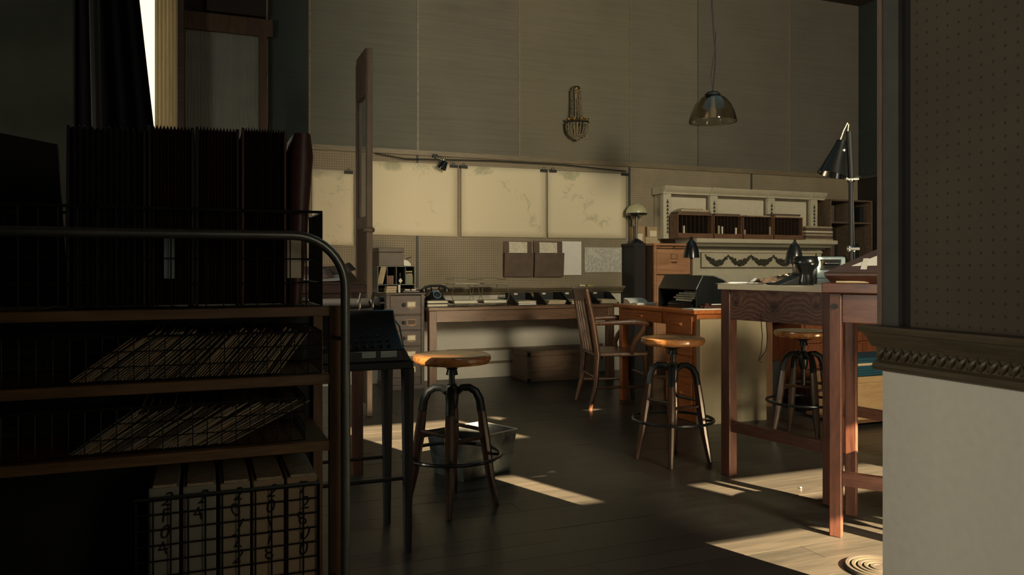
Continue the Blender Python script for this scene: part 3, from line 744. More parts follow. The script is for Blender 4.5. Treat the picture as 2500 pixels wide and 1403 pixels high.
# black file holders with papers
for k, (px, pm_, lb) in enumerate(((1280, paper_w, 'leftmost'), (1350, manila, 'second from the left'), (1408, paper, 'third from the left'), (1478, manila, 'rightmost'))):
    x = gx(px, yd+.15)
    t = thing('file_holder', lb+' of the low black file holders on the long table', 'file holder', (x, yd+.05, TZ), 0, 'black file holders on the long table')
    W = .11
    box(-W, W, 0, .34, 0, .006).build('base_plate', black_matte, t)
    MB().prism([(0, 0), (.34, 0), (.34, .12), (.22, .12), (.03, .02)], 'x', W, W+.004).build('side_plate', black_matte, t)
    MB().prism([(0, 0), (.34, 0), (.34, .12), (.22, .12), (.03, .02)], 'x', -W-.004, -W).build('side_plate', black_matte, t)
    box(-W, W, .336, .34, .006, .12).build('back_plate', black_matte, t)
    box(-.02, .02, .328, .336, .095, .112).build('index_tab', paper, t)
    paper_stack(x, yd+.055, TZ+.0065, .19, .26, 4, 'papers in the %s black file holder' % lb.replace(' from the left', ' left'), 'papers in the %s file holder' % lb, (pm_, paper_old), th=.009)

# chest under the long table
hx0 = gx(1287, 7.2); hx1 = gx(1462, 7.2); ch = thing('wooden_chest', 'brown wooden chest with dark metal corners under the long table', 'chest', ((hx0+hx1)/2, 7.2, 0)); hh = (hx1-hx0)/2
z_l = gz(1350, 856, 7.2)
box(-hh, hh, 0, .40, 0, z_l-.05).build('chest_body', chest_w, ch, bevel=.004)
box(-hh-.004, hh+.004, -.004, .404, z_l-.049, z_l+.005).build('lid', oak_pale if False else chest_w, ch, bevel=.005)
for sx_ in (-1, 1):
    for z in (.0, z_l-.045):
        MB().hexa([(sx_*hh-(.035 if sx_ > 0 else -.0)-.0, -.007, z), (sx_*hh+(0 if sx_ > 0 else .035), -.007, z), (sx_*hh+(0 if sx_ > 0 else .035), -.003, z), (sx_*hh-(.035 if sx_ > 0 else 0), -.003, z),
                   (sx_*hh-(.035 if sx_ > 0 else 0), -.007, z+.035), (sx_*hh+(0 if sx_ > 0 else .035), -.007, z+.035), (sx_*hh+(0 if sx_ > 0 else .035), -.003, z+.035), (sx_*hh-(.035 if sx_ > 0 else 0), -.003, z+.035)]).build('corner_plate', iron, ch)
# ================================================================== CHAIR
def rot(p, a): return (p[0]*math.cos(a)-p[1]*math.sin(a), p[0]*math.sin(a)+p[1]*math.cos(a))
CHR = thing('wooden_armchair', 'brown wooden armchair with curved arms drawn up to the orange desk', 'chair', (3.25, 5.78, 0), math.radians(-14))
# local: faces +x, width along y
W = .25
for s in (-1, 1):
    # back post + rear leg, one swept piece
    m = MB(); P = [(-.285, 0), (-.235, .2), (-.22, .45), (-.255, .70), (-.31, .97)]
    pts = [(x, s*W*(1 if z < .5 else .98), z) for x, z in P]
    rr = [.019, .021, .026, .024, .02]
    m.tube(pts, rr, 8).build('rear_leg', chair_w, CHR, angle=60)
    MB().tube([(.22, s*.235, 0), (.20, s*.23, .22), (.185, s*.225, .44)], [.018, .02, .023], 8).build('front_leg', chair_w, CHR)
    MB().tube([(-.25, s*.255, .70), (-.08, s*.275, .71), (.08, s*.28, .715), (.18, s*.27, .70), (.225, s*.265, .685)], [.016, .02, .024, .026, .018], 10).build('armrest', chair_w, CHR)
    MB().tube([(.17, s*.27, .695), (.15, s*.27, .64), (.09, s*.265, .56), (.065, s*.26, .50), (.07, s*.25, .45)], [.018, .02, .022, .02, .018], 8).build('arm_support', chair_w, CHR)
    MB().tube([(-.24, s*W, .18), (.205, s*.23, .18)], .011, 8).build('side_stretcher', chair_w, CHR)
MB().prism([(-.24, -.24), (.20, -.25), (.235, -.2), (.235, .2), (.20, .25), (-.24, .24)], 'z', .43, .465).build('seat', chair_w, CHR, bevel=.01)
m = MB(); n = 8; v = []
for i in range(n+1):
    y = -W+2*W*i/n; c = -.035*(1-(2*i/n-1)**2)
    v += [(-.292+c, y, .88), (-.272+c, y, .88), (-.32+c, y, .985), (-.30+c, y, .985)]
f = []
for i in range(n):
    a = 4*i; b = a+4; f += [(a, b, b+2, a+2), (a+1, a+3, b+3, b+1), (a+2, b+2, b+3, a+3), (a, a+1, b+1, b)]
f += [(0, 2, 3, 1), (4*n, 4*n+1, 4*n+3, 4*n+2)]
m.add(v, f).build('crest_rail', chair_w, CHR, bevel=.004)
for k in range(5):
    y = -.17+k*.085; MB().obox((-.275, y, .68), .014, .035, .45, Matrix.Rotation(-.17, 3, 'Y')).build('back_slat', chair_w, CHR)
for x, z in ((-.235, .26), (.205, .26)): MB().tube([(x, -.23, z), (x, .23, z)], .011, 8).build('cross_stretcher', chair_w, CHR)

# ================================================================== ORANGE DESK
OX, OY0, OY1, OZ = 3.38, 4.82, 5.98, .842; OW = .63
od = thing('oak_desk', 'orange oak desk with drawers carrying the hooded typewriter', 'desk', (OX, OY0, 0)); LY = OY1-OY0
box(-.03, OW, -.03, LY+.03, OZ-.03, OZ).build('desk_top', oak_o, od, bevel=.006)
pz = OZ-.03; pl_ = .42
box(.015, OW-.02, .0, pl_, .06, pz).build('pedestal', oak_oz, od, bevel=.003)
box(.03, OW-.02, .015, pl_-.015, 0, .06).build('plinth', oak_oz, od)
box(.015, OW-.02, pl_, LY, pz-.10, pz).build('apron', oak_o, od)
for y in (LY-.06,):
    for x in (.015, OW-.08): box(x, x+.06, y, y+.06, 0, pz-.10).build('leg', oak_oz, od, bevel=.003)
def drawer(parent, y0, y1, z0, z1, mat, plate=False):
    d = box(-.004, .015, y0, y1, z0, z1).build('drawer', mat, parent, bevel=.003)
    yc_ = (y0+y1)/2; zc_ = (z0+z1)/2
    MB().hexa([(-.014, yc_-.05, zc_-.012), (-.004, yc_-.05, zc_-.012), (-.004, yc_+.05, zc_-.012), (-.014, yc_+.05, zc_-.012),
               (-.034, yc_-.045, zc_+.004), (-.004, yc_-.045, zc_+.014), (-.004, yc_+.045, zc_+.014), (-.034, yc_+.045, zc_+.004)]).build('handle', mat, d)
    return d
dz = [pz-.015, pz-.165, pz-.325, pz-.485, .085]
for a, b in zip(dz, dz[1:]): drawer(od, .045, pl_-.04, b+.01, a, oak_o)
drawer(od, pl_+.04, LY-.08, pz-.095, pz-.012, oak_o)
# beige end panel against desk
bp = thing('beige_board', 'tall beige board standing against the end of the orange desk', 'board', (OX, OY0-.035, 0))
box(.0, .60, -.05, 0, 0, .775).build('panel', beige, bp, smooth=False)
box(-.002, .01, -.052, -.04, 0, .775).build('edge_strip', manila, bp)
bp.location.y = OY0-.012
# beneath: pale carton in the knee space
simple(box(-.12, .12, -.15, .15, 0, .22), 'carton', card, (3.72, 5.62, 0), 'small pale carton on the floor in the knee space of the orange desk', 'carton', bevel=.004)

# hooded typewriter
hy0, hy1 = OY0+.09, OY0+.61
hd = thing('typewriter_hood', 'black angular typewriter hood open toward the armchair', 'typewriter cover', (OX+.07, 0, OZ+.0005))
pf_ = [(0, 0), (0, .15), (.06, .255), (.16, .25), (.25, .218), (.33, .16), (.37, .09), (.37, 0)]
def hood_side(y): return MB().prism(pf_, 'y', y, y+.008)
hood_side(hy0).build('side_panel', black_paint, hd); hood_side(hy1-.008).build('side_panel', black_paint, hd)
m = MB(); q = pf_[1:]
inn = [(x*.985+.004, max(z-.008, 0)) for x, z in q]
for i in range(len(q)-1):
    a, b = q[i], q[i+1]; c, d = inn[i+1], inn[i]
    m.hexa([(a[0], hy0+.008, a[1]), (b[0], hy0+.008, b[1]), (c[0], hy0+.008, c[1]), (d[0], hy0+.008, d[1]), (a[0], hy1-.008, a[1]), (b[0], hy1-.008, b[1]), (c[0], hy1-.008, c[1]), (d[0], hy1-.008, d[1])])
m.build('hood_shell', black_paint, hd)
MB().tube([(x, hy0-.002, z) for x, z in pf_[1:]], .004, 6).build('edge_bead', chrome if False else plain('edge_bead_metal', (.25, .28, .27), .35, .6), hd)
MB().tube([(0, hy0-.002, 0), (0, hy0-.002, .15)], .003, 6).build('edge_bead', iron, hd)
tw = thing('typewriter', 'typewriter with round pale keys inside the black hood', 'typewriter', (OX+.085, (hy0+hy1)/2-.02, OZ+.0005))
key_pale = plain('ivory_keys', (.85, .82, .62), .4); grn = plain('grey_green_enamel', (.34, .38, .26), .5)
box(0, .27, -.17, .17, .0, .035).build('chassis', black_paint, tw, bevel=.006)
MB().hexa([(.0, -.15, .036), (.12, -.15, .036), (.12, .15, .036), (.0, .15, .036), (.0, -.15, .045), (.12, -.15, .1), (.12, .15, .1), (.0, .15, .045)]).build('key_bed', black_matte, tw)
ke = None
for r_ in range(4):
    for c_ in range(12 - (r_ == 0)*3):
        x = .012+r_*.028; z = .056+r_*.016; y = -.14+c_*.024+r_*.005
        if ke is None: ke = MB().cyl((0, 0, 0), (-.002, 0, .012), .0085, n=10).build('key', key_pale, tw); o = ke
        else: o = ke.copy(); COL.objects.link(o)
        o.location = (x, y, z)
box(.12, .14, -.09, .12, .036, .128).build('card_plate', grn, tw, bevel=.003)
MB().cyl((.2, -.16, .125), (.2, .16, .125), .014, n=14).build('roller', black_matte, tw)
box(.15, .26, -.15, .15, .036, .11).build('housing', black_paint, tw, bevel=.006)

# papers on orange desk
bk = thing('open_book', 'open pale book at the far left end of the orange desk', 'book', (OX+.12, OY0+.99, OZ+.0005))
MB().prism([(-.115, 0), (.0, 0), (.0, .006), (-.06, .018), (-.115, .012)], 'x', -.09, .09).build('page_block', paper_w, bk)
MB().prism([(.115, 0), (.0, 0), (.0, .006), (.04, .035), (.115, .05)], 'x', -.09, .09).build('raised_pages', paper_w, bk)
dsh = MB().prism([(-.03, -.0), (.52, 0), (.52, .2), (-.02, .16)], 'z', 0, .008)
simple(dsh, 'paper_sheaf', paper_w, (OX-.0, OY0-.12+.0, OZ+.0005), 'flat white papers on the near corner of the orange desk', 'papers', smooth=False).location.y = OY0-.02
tr = thing('wooden_pen_tray', 'small reddish pen tray on the papers beside the hood', 'pen tray', (OX+.17, OY0+.03, OZ+.009))
box(-.08, .10, -.02, .04, 0, .006).build('tray_base', mahog, tr)
box(-.08, .10, -.02, -.012, .006, .02).build('tray_edge', mahog, tr); box(-.08, .10, .032, .04, .006, .02).build('tray_edge', mahog, tr)
MB().obox((-.045, .01, .022), .03, .03, .03).build('ink_block', mahog, tr)
MB().cyl((.0, .008, .027), (.11, .012, .027), .005, n=8).build('pen', paper_w, tr)

# bullet desk lamps
def bullet_lamp(loc, label, h, r, rz=0, tilt=0, hs=.15):
    t = thing('desk_lamp', label, 'desk lamp', loc, rz, 'black bullet shaded desk lamps')
    MB().lathe([(.075, 0), (.075, .01), (.03, .022), (.012, .03)], n=20).build('base', black_paint, t)
    MB().tube([(0, 0, .02), (0, 0, h-hs*1.08)], .008, 8).build('stem', iron, t)
    S = Matrix.Translation((0, 0, h-hs*1.08)) @ Matrix.Rotation(tilt, 4, 'Y')
    pr_ = [(r, 0), (r*.98, hs*.12), (r*.86, hs*.45), (r*.55, hs*.78), (r*.22, hs*.92), (r*.2, hs*.9), (r*.5, hs*.75), (r*.82, hs*.43), (r*.93, hs*.1), (r*.96, 0)]
    MB().lathe(pr_, n=28, cap=False).xf(S).build('lamp_shade', black_paint, t)
    MB().lathe([(r*.22, hs*.88), (r*.24, hs*.95), (r*.12, hs*.99), (r*.18, hs*1.05), (.001, hs*1.1)], n=16).xf(S).build('socket_cap', black_paint, t)
    MB().ball((0, 0, h-hs*1.08), .014).build('swivel', iron, t)
    MB().ball((S @ Vector((0, 0, hs*.3))), r*.45, 12).build('bulb', plain('opal_bulb_%d' % int(h*1000), (.5, .47, .38), .3), t)
    return t
Zl = 6.35; q = pt(1688, 0, Zl)
bullet_lamp((gx(1688, 5.56), 5.56, OZ+.0005), 'black bullet shaded desk lamp rising behind the typewriter hood', .577, .068, 0, 0, .165)

# ================================================================== WOODEN FILING CABINET with mushroom lamp
cy = 7.25; wx0, wx1 = gx(1597, cy), gx(1692, cy); ctz = gz(1640, 594, cy)
wc = thing('wooden_filing_cabinet', 'pale oak filing cabinet with a dark side left of the white mantelpiece', 'filing cabinet', ((wx0+wx1)/2, cy, 0)); hw = (wx1-wx0)/2
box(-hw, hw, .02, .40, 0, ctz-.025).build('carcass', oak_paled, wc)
box(-hw-.01, hw+.01, -.012, .41, ctz-.025, ctz).build('top_board', oak_pale, wc, bevel=.004)
for a, b in ((-hw, -hw+.03), (hw-.03, hw)): box(a, b, 0, .02, 0, ctz-.025).build('stile', oak_pale, wc)
lev = [ctz-.032, gz(1640, 607, cy), gz(1640, 671, cy), .74, .42, .1]
for i in range(len(lev)-1):
    z1, z0 = lev[i]-.004, lev[i+1]+.008
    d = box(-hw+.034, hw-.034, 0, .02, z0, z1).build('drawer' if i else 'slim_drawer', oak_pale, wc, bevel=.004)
    zc_ = (z0+z1)/2
    if i:
        h = MB(); 
        for a_, b_, c_, d_ in ((-.04, .04, .10, .105), (-.04, .04, .052, .057), (-.04, -.035, .052, .105), (.035, .04, .052, .105)): h.box(a_, b_, -.006, 0, zc_+c_-.02, zc_+d_-.02)
        h.build('label_holder', brass_d, d)
        MB().tube([(-.03, 0, zc_), (-.025, -.018, zc_-.006), (.025, -.018, zc_-.006), (.03, 0, zc_)], .006, 6).build('handle', brass, d)
    else:
        MB().cyl((0, -.006, zc_), (0, 0, zc_), .012, n=12).build('lock', brass, d)
# mushroom lamp stands on a taller dark box pedestal left-front
mlx = gx(1562, 7.45); CT = ctz+.0005
ped = thing('dark_side_cabinet', 'almost black cabinet beside the oak filing cabinet, below the mushroom lamp', 'cabinet', (mlx, 7.4, 0))
dcx = (wx0-.012)-mlx
box(-.10, dcx-.004, 0, .28, 0, ctz-.03).build('carcass', black_matte, ped)
box(-.11, dcx-.002, -.01, .285, ctz-.03, ctz).build('top_board', black_matte, ped)
box(-.09, dcx-.012, -.006, 0, .1, ctz-.06).build('door', dark_panel, ped)
ml = thing('mushroom_lamp', 'black table lamp with a domed yellowish glass shade', 'table lamp', (mlx, 7.52, CT)); um = 8.75/F
MB().lathe([(.09, 0), (.085, .015), (.05, .04), (.016, .06)], n=24).build('base', black_paint, ml)
MB().tube([(0, 0, .05), (0, 0, .37)], .013, 10).build('stem', black_paint, ml)
zb = gz(1562, 524, 7.52)-CT
MB().lathe([(.001, zb-.03), (.03, zb-.02), (.115, zb-.006), (.122, zb), (.118, zb+.014), (.001, zb+.014)], n=32).build('shade_ring', black_paint, ml)
MB().lathe([(.118, zb+.0142), (.12, zb+.02), (.11, zb+.06), (.085, zb+.095), (.045, zb+.118), (.001, zb+.125)], n=32).build('glass_shade', mush, ml)
for s in (-1, 1): MB().tube([(s*.012, 0, zb-.12), (s*.04, 0, zb-.07), (s*.07, 0, zb-.015)], .004, 6).build('shade_arm', brass, ml)
# cartons behind lamp
for px0, px1, py0, py1, yb, mt, lb in ((1544, 1575, 540, 583, 7.60, card, 'tan upright carton behind the stem of the mushroom lamp'),
                                       (1580, 1609, 540, 566, 7.60, card, 'tan upright carton with pale label right of the mushroom lamp'),
                                       (1576, 1612, 566, 583, 7.585, manila, 'flat cream carton lying under the labelled tan carton')):
    x0, x1 = gx(px0, yb), gx(px1, yb); z0 = CT+ (0 if py1 == 583 else .083); z1 = z0+(py1-py0)*um*1.0
    t = thing('carton', lb, 'carton', ((x0+x1)/2, yb, z0)); hw_ = (x1-x0)/2-.002
    if px0 == 1580: z1 = z0+.118
    if px0 == 1576: z1 = z0+.082
    box(-hw_, hw_, 0, .075 if yb > 7.59 else .09, 0, z1-z0).build('carton_body', mt, t, bevel=.003)
    if px0 != 1576: box(-hw_*.55, hw_*.6, -.002, 0, .02 if px0 == 1544 else .005, (z1-z0)*.6).build('label', paper, t, smooth=False)

# ================================================================== MANTELPIECE
ym = 7.45; MXA, MXB = gx(1622, ym), gx(2003, ym); ZM1 = 2.075; ZS = 1.485
mt_ = thing('mantelpiece', 'cream painted mantelpiece with panelled overmantel and dark garlands', 'mantelpiece', (0, 0, 0))
MXs0, MXs1 = wx1-.30, gx(2045, 7.2)
def MBx(a, b, y0, y1, z0, z1): return box(a, b, y0, y1, z0, z1)
MBx(MXA, MXB, ym+.05, YW-.04, ZS, ZM1-.06).build('overmantel_back', mantel_w, mt_)
cprof = [(ym+.2, ZM1-.085), (ym-.005, ZM1-.085), (ym-.01, ZM1-.065), (ym-.035, ZM1-.045), (ym-.05, ZM1-.02), (ym-.06, ZM1), (ym+.2, ZM1)]
MB().prism(cprof, 'x', MXA-.035, MXB+.06).build('cornice', mantel_w, mt_)
pil = [gx(1628, ym), gx(1742, ym), gx(1882, ym), gx(1986, ym)]
for i, p in enumerate(pil):
    MBx(p-.052, p+.052, ym-.012, ym+.05, ZS, ZM1-.085).build('pilaster', mantel_w, mt_, bevel=.003)
    MB().prism([(a+(-.02 if k in (1, 2, 3, 4, 5) else 0), b) for k, (a, b) in enumerate(cprof)], 'x', p-.065, p+.065).build('pilaster_cap', mantel_w, mt_)
    m = MB()
    for k in range(9):
        z = ZM1-.17-k*.042; s = 1-.05*k
        m.prism([(p-.017*s, z-.022), (p+.017*s, z-.022), (p+.006, z+.002), (p, z+.024 if k == 0 else z+.012), (p-.006, z+.002)], 'y', ym-.019, ym-.0115)
    m.build('bellflower_drop', orn, mt_)
for a, b in zip(pil, pil[1:]):
    x0, x1 = a+.058, b-.052; z1 = ZM1-.088
    MBx(x0+.012, x1-.022, ym+.042, ym+.05, ZS, z1-.030).build('panel', mantel_p, mt_, smooth=False)
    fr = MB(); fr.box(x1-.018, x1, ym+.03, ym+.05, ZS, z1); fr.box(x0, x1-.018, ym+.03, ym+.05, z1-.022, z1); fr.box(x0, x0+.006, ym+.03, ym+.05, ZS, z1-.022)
    fr.build('shade_strip', shade_paint, mt_, smooth=False)  # dark strips painting the shade below the cornice and beside the pilasters
# shelf
sp_ = [(7.62, ZS-.085), (7.31, ZS-.085), (7.29, ZS-.07), (7.25, ZS-.055), (7.22, ZS-.05), (7.20, ZS-.045), (7.195, ZS-.01), (7.2, ZS), (7.62, ZS)]
MB().prism(sp_, 'x', wx1+.012, MXs1).build('mantel_shelf', mantel_w, mt_)
MBx(wx1+.012, MXs1-.06, 7.33, 7.62, ZS-.11, ZS-.085).build('dentil_band', orn, mt_)
fx0_, fx1_ = wx1+.012, MXs1-.10
z_f0 = gz(1850, 690, 7.36)
MBx(fx0_, fx1_, 7.36, 7.62, z_f0, ZS-.11).build('frieze', mantel_w, mt_)
MBx(fx0_+.0, fx1_, 7.335, 7.36, ZS-.155, ZS-.125).build('frieze_moulding', mantel_w, mt_, bevel=.006)
za_, zb_ = gz(1850, 655, 7.36), gz(1850, 613, 7.36)
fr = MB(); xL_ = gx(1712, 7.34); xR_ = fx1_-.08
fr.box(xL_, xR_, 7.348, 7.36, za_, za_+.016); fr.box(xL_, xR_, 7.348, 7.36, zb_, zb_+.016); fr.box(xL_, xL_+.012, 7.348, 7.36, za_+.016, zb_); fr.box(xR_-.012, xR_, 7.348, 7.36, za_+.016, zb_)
fr.build('shade_strip', shade_paint, mt_, smooth=False)  # same painted shade strips, framing the frieze panel
MBx(fx0_, fx1_, 7.335, 7.36, z_f0, z_f0+.10).build('lower_rail', mantel_w, mt_, bevel=.004)
for a in (gx(1722, 7.35), gx(1778, 7.35), gx(1834, 7.35), gx(1888, 7.35)):
    L_ = gx(1778, 7.35)-gx(1722, 7.35); g = MB()
    zt_ = gz(1800, 624, 7.35); zl_ = gz(1800, 641, 7.35)
    for k in range(22):
        s = k/21; x = a+s*L_; z = zt_+(zl_-zt_)*4*s*(1-s); r = .012+.022*math.sin(PI*s)
        for j in range(3):
            g.ball((x+random.uniform(-.008, .008), 7.343-random.uniform(0, .006), z+random.uniform(-r*.8, r*.8)), r*.55, 6)
    g.build('garland_swag', orn, mt_)
for a, b in ((fx0_, fx0_+.17), (fx1_-.19, fx1_)):
    MBx(a, b, 7.36, 7.62, 0, z_f0).build('jamb', mantel_w, mt_, bevel=.004)
MBx(fx0_+.17, fx1_-.19, 7.55, 7.62, 0, z_f0).build('firebox_back', black_gap, mt_)

# pigeonhole boxes on mantel shelf
ST = ZS+.0005
edges = [(1655, 1741), (1743, 1813), (1815, 1888), (1890, 1961)]
ord_ = ('leftmost of the four brown pigeonhole boxes on the mantel', 'second from left of the four brown pigeonhole boxes on the mantel', 'third from left of the four brown pigeonhole boxes on the mantel', 'rightmost of the four brown pigeonhole boxes on the mantel')
for k, (a, b) in enumerate(edges):
    yb = 7.24; x0, x1 = gx(a, yb), gx(b, yb); hbx = .265; 
    t = thing('pigeonhole_box', ord_[k], 'pigeonhole box', ((x0+x1)/2, yb, ST), 0, 'pigeonhole boxes on the mantel'); hw_ = (x1-x0)/2-.004
    D = .17
    box(-hw_, hw_, 0, D, 0, .008).build('bottom_board', pig_w, t)
    box(-hw_, hw_, 0, D, hbx-.01, hbx).build('top_board', pig_w, t)
    box(-hw_, hw_, D-.006, D, .008, hbx-.01).build('back_board', black_gap, t)
    box(-hw_, hw_, -.004, .006, 0, .055).build('front_lip', pig_w, t)
    nd = 8
    for i in range(nd+1):
        x = -hw_+.004+i*(2*hw_-.008)/nd; th = .005 if i in (0, nd) else .0018
        box(x-th, x+th, .006, D-.006, .008, hbx-.01).build('divider', cab_w if 0 < i < nd else pig_w, t)
    # things inside
for (k, u_, w_, hh_, lean, mt, lb) in ((0, .2, .018, .13, .15, paper, 'cream note standing in the leftmost mantel pigeonhole box'), (1, .18, .03, .14, .0, paper_old, 'pale booklet at the left of the second mantel pigeonhole box'),
                                     (1, .34, .02, .13, .1, paper, 'cream booklet in the left half of the second mantel pigeonhole box'), (1, .8, .022, .12, .12, paper, 'cream booklet at the right of the second mantel pigeonhole box'),
                                     (2, .07, .02, .10, .0, paper_old, 'small pale booklet at the left of the third mantel pigeonhole box'), (2, .93, .018, .14, .05, paper_old, 'pale booklet at the right of the third mantel pigeonhole box')):
    a, b = edges[k]; x0, x1 = gx(a, 7.24), gx(b, 7.24); cell = (x1-x0-.016)/8
    ci = min(7, int(u_*8)); xc = x0+.008+cell*(ci+.5); w_ = min(w_, cell*.55)
    o = MB().box(-w_/2, w_/2, 0, .12, 0, hh_).build('booklet', mt, loc=(xc, 7.255, ST+.0085), smooth=False); tag(o, lb, 'booklet')
# flat files on the boxes
hb = ST+.2655
for px0, px1, z0, th, mt, lb in ((1655, 1735, 0, .03, kraft, 'lowest brown file of the pile on the leftmost mantel box'), (1662, 1728, .031, .022, manila, 'upper tan file of the pile on the leftmost mantel box'),
                                 (1668, 1715, .054, .012, paper_old, 'small topmost file of the pile on the leftmost mantel box'),
                                 (1746, 1806, 0, .018, kraft, 'flat brown file on the second mantel box'), (1822, 1880, 0, .012, manila, 'thin tan file on the third mantel box'),
                                 (1893, 1951, 0, .015, manila, 'lower tan file on the rightmost mantel box'), (1889, 1953, .0155, .022, kraft, 'upper brown file on the rightmost mantel box')):
    x0, x1 = gx(px0, 7.26), gx(px1, 7.26)
    simple(box(-(x1-x0)/2, (x1-x0)/2, 0, .15, 0, th), 'flat_file', mt, ((x0+x1)/2, 7.25, hb+z0), lb, 'file', bevel=.002)
# stack of old papers at right end of shelf
x0, x1 = gx(1965, 7.25), gx(2033, 7.25); zz_ = ST; 
for k in range(9):
    th = .018; ww = (x1-x0)/2*random.uniform(.93, 1)
    mt = (paper_old, kraft, kraft, paper_old, kraft)[k % 5] if k != 5 else paper
    o = box(-ww, ww, 0, .2, 0, th).build('paper_bundle', mt, loc=((x0+x1)/2, 7.24, zz_), rz=random.uniform(-.02, .02), smooth=False); zz_ += th+.0006
    tag(o, 'old papers on the mantel, '+ORD[k]+' of the pile at its right end', 'papers', 'papers piled at the right end of the mantel')

# shelf unit in the corner
yu = 7.40; ux0, ux1 = MXs1+.08, XR-.06
su = thing('corner_shelf_unit', 'brown open shelf unit in the dark corner right of the mantelpiece', 'shelf', ((ux0+ux1)/2, yu, 0)); hw = (ux1-ux0)/2; su_t = gz(2040, 486, yu)
shm = wood('dim_shelf_wood', (.10, .07, .045), (.17, .12, .08), 'x', .6)
for x in (-hw, 0, hw-.02): box(x, x+.02, 0, .26, 0, su_t).build('upright', shm, su)
for z in (.05, .45, .80, gz(2050, 645, yu), gz(2050, 545, yu), su_t-.02):
    for a, b in ((-hw+.02, 0), (.02, hw)): box(a, b, .004, .255, z, z+.02).build('shelf_board', shm, su)
box(-hw, hw, .26, .27, 0, su_t).build('back_board', dark_panel, su)
for k, (dx, zz_, ww, hh_, mt) in enumerate(((-.3, gz(2050, 645, yu)+.0205, .05, .22, kraft), (-.22, gz(2050, 645, yu)+.0205, .045, .25, black_matte), (.12, gz(2050, 645, yu)+.0205, .06, .24, black_matte), (.2, gz(2050, 545, yu)+.0205, .05, .2, black_matte), (-.28, gz(2050, 545, yu)+.0205, .06, .2, kraft))):
    xx = dx if abs(dx) < hw-.05 else math.copysign(hw-.07, dx)
    simple(box(-ww/2, ww/2, 0, .18, 0, hh_), 'binder', mt, ((ux0+ux1)/2+xx, yu+.03, zz_), ('brown binder at the left of the upper shelf', 'black binder beside the brown one on the lower', 'black binder right of the middle upright, lower', 'black binder right of the middle upright, upper', 'brown binder left of the middle upright, upper')[k]+' shelf of the corner unit', 'binder', bevel=.003)
# leaning strip of wood before the unit
o = MB().hexa([(-.02, 0, 0), (.02, 0, 0), (.02, .02, 0), (-.02, .02, 0), (-.42, .0, 1.35), (-.38, .0, 1.35), (-.38, .02, 1.35), (-.42, .02, 1.35)]).build('wooden_lath', shm, loc=(ux1-.08, yu-.14, 0)); tag(o, 'brown wooden lath leaning before the corner shelf unit', 'lath')

# ================================================================== STOOLS
def make_stool(label, loc, rz=0, seat_h=.73, R=.19, ringz=.25, ringr=.238, leg_r=.215):
    t = thing('swivel_stool', label, 'stool', loc, rz, 'industrial stools with round wooden seats')
    prof = [(.001, seat_h-.046), (R*.80, seat_h-.046), (R*.94, seat_h-.042), (R, seat_h-.024), (R*.985, seat_h-.004), (R*.93, seat_h+.001), (R*.75, seat_h-.001), (R*.4, seat_h-.007), (.001, seat_h-.009)]
    MB().lathe(prof, n=48).build('seat', seat_w, t, angle=50)
    MB().lathe([(.001, seat_h-.062), (.05, seat_h-.062), (.085, seat_h-.052), (.085, seat_h-.0465), (.001, seat_h-.0465)], n=20).build('seat_plate', iron, t)
    MB().lathe([(.03, seat_h-.10), (.024, seat_h-.075), (.034, seat_h-.0625)], n=16).build('collar', iron, t)
    MB().tube([(0, 0, .36), (0, 0, seat_h-.06)], .015, 12).build('screw_post', iron, t)
    MB().lathe([(.022, .47), (.03, .49), (.034, .54), (.03, .575), (.02, .59)], n=16).build('hub', iron, t)
    for k in range(4):
        a = PI/4+k*PI/2; c, s = math.cos(a), math.sin(a)
        P = [(.02, .545), (.05, .572), (.085, .573), (.115, .555), (.135, .515), (.143, .46)]
        MB().tube([(r*c, r*s, z) for r, z in P], [.017, .018, .019, .020, .021, .022], 10).build('arched_arm', iron, t)
        r2 = [(.1425, .459), (.160, .33), (.182, .17), (leg_r, 0)]
        MB().tube([(r*c, r*s, z) for r, z in r2], [.022, .026, .022, .014], 10).build('leg', leg_w, t)
    for k in range(4):
        a, b = PI/4+k*PI/2, PI/4+(k+1)*PI/2; z = .335+.03*(k % 2); r = .16
        MB().tube([(r*math.cos(a), r*math.sin(a), z), (r*math.cos(b), r*math.sin(b), z)], .010, 8).build('rung', leg_w, t)
    MB().tube([(ringr*math.cos(q), ringr*math.sin(q), ringz) for q in [2*PI*i/48 for i in range(48)]], .009, 8, closed=True).build('foot_ring', black_paint, t)
    for k in range(4):
        a = PI/4+k*PI/2; MB().tube([(.17*math.cos(a), .17*math.sin(a), ringz), (ringr*math.cos(a), ringr*math.sin(a), ringz)], .008, 6).build('ring_lug', black_paint, t)
    return t
make_stool('nearest round stool, honey brown seat, in front of the metal waste bin', (1.12, 3.60, 0), .42, .735)
make_stool('round brown stool in front of the orange desk and the beige board', (2.61, 3.95, 0), .15, .738)
make_stool('dim round stool under the cream topped work table', (3.78, 4.15, 0), .5, .73)
make_stool('unseen round stool added behind the white partition for its round shadow', (3.06, 1.84, 0), .2, .73)  # extra stool out of view, placed to cast a round floor shadow

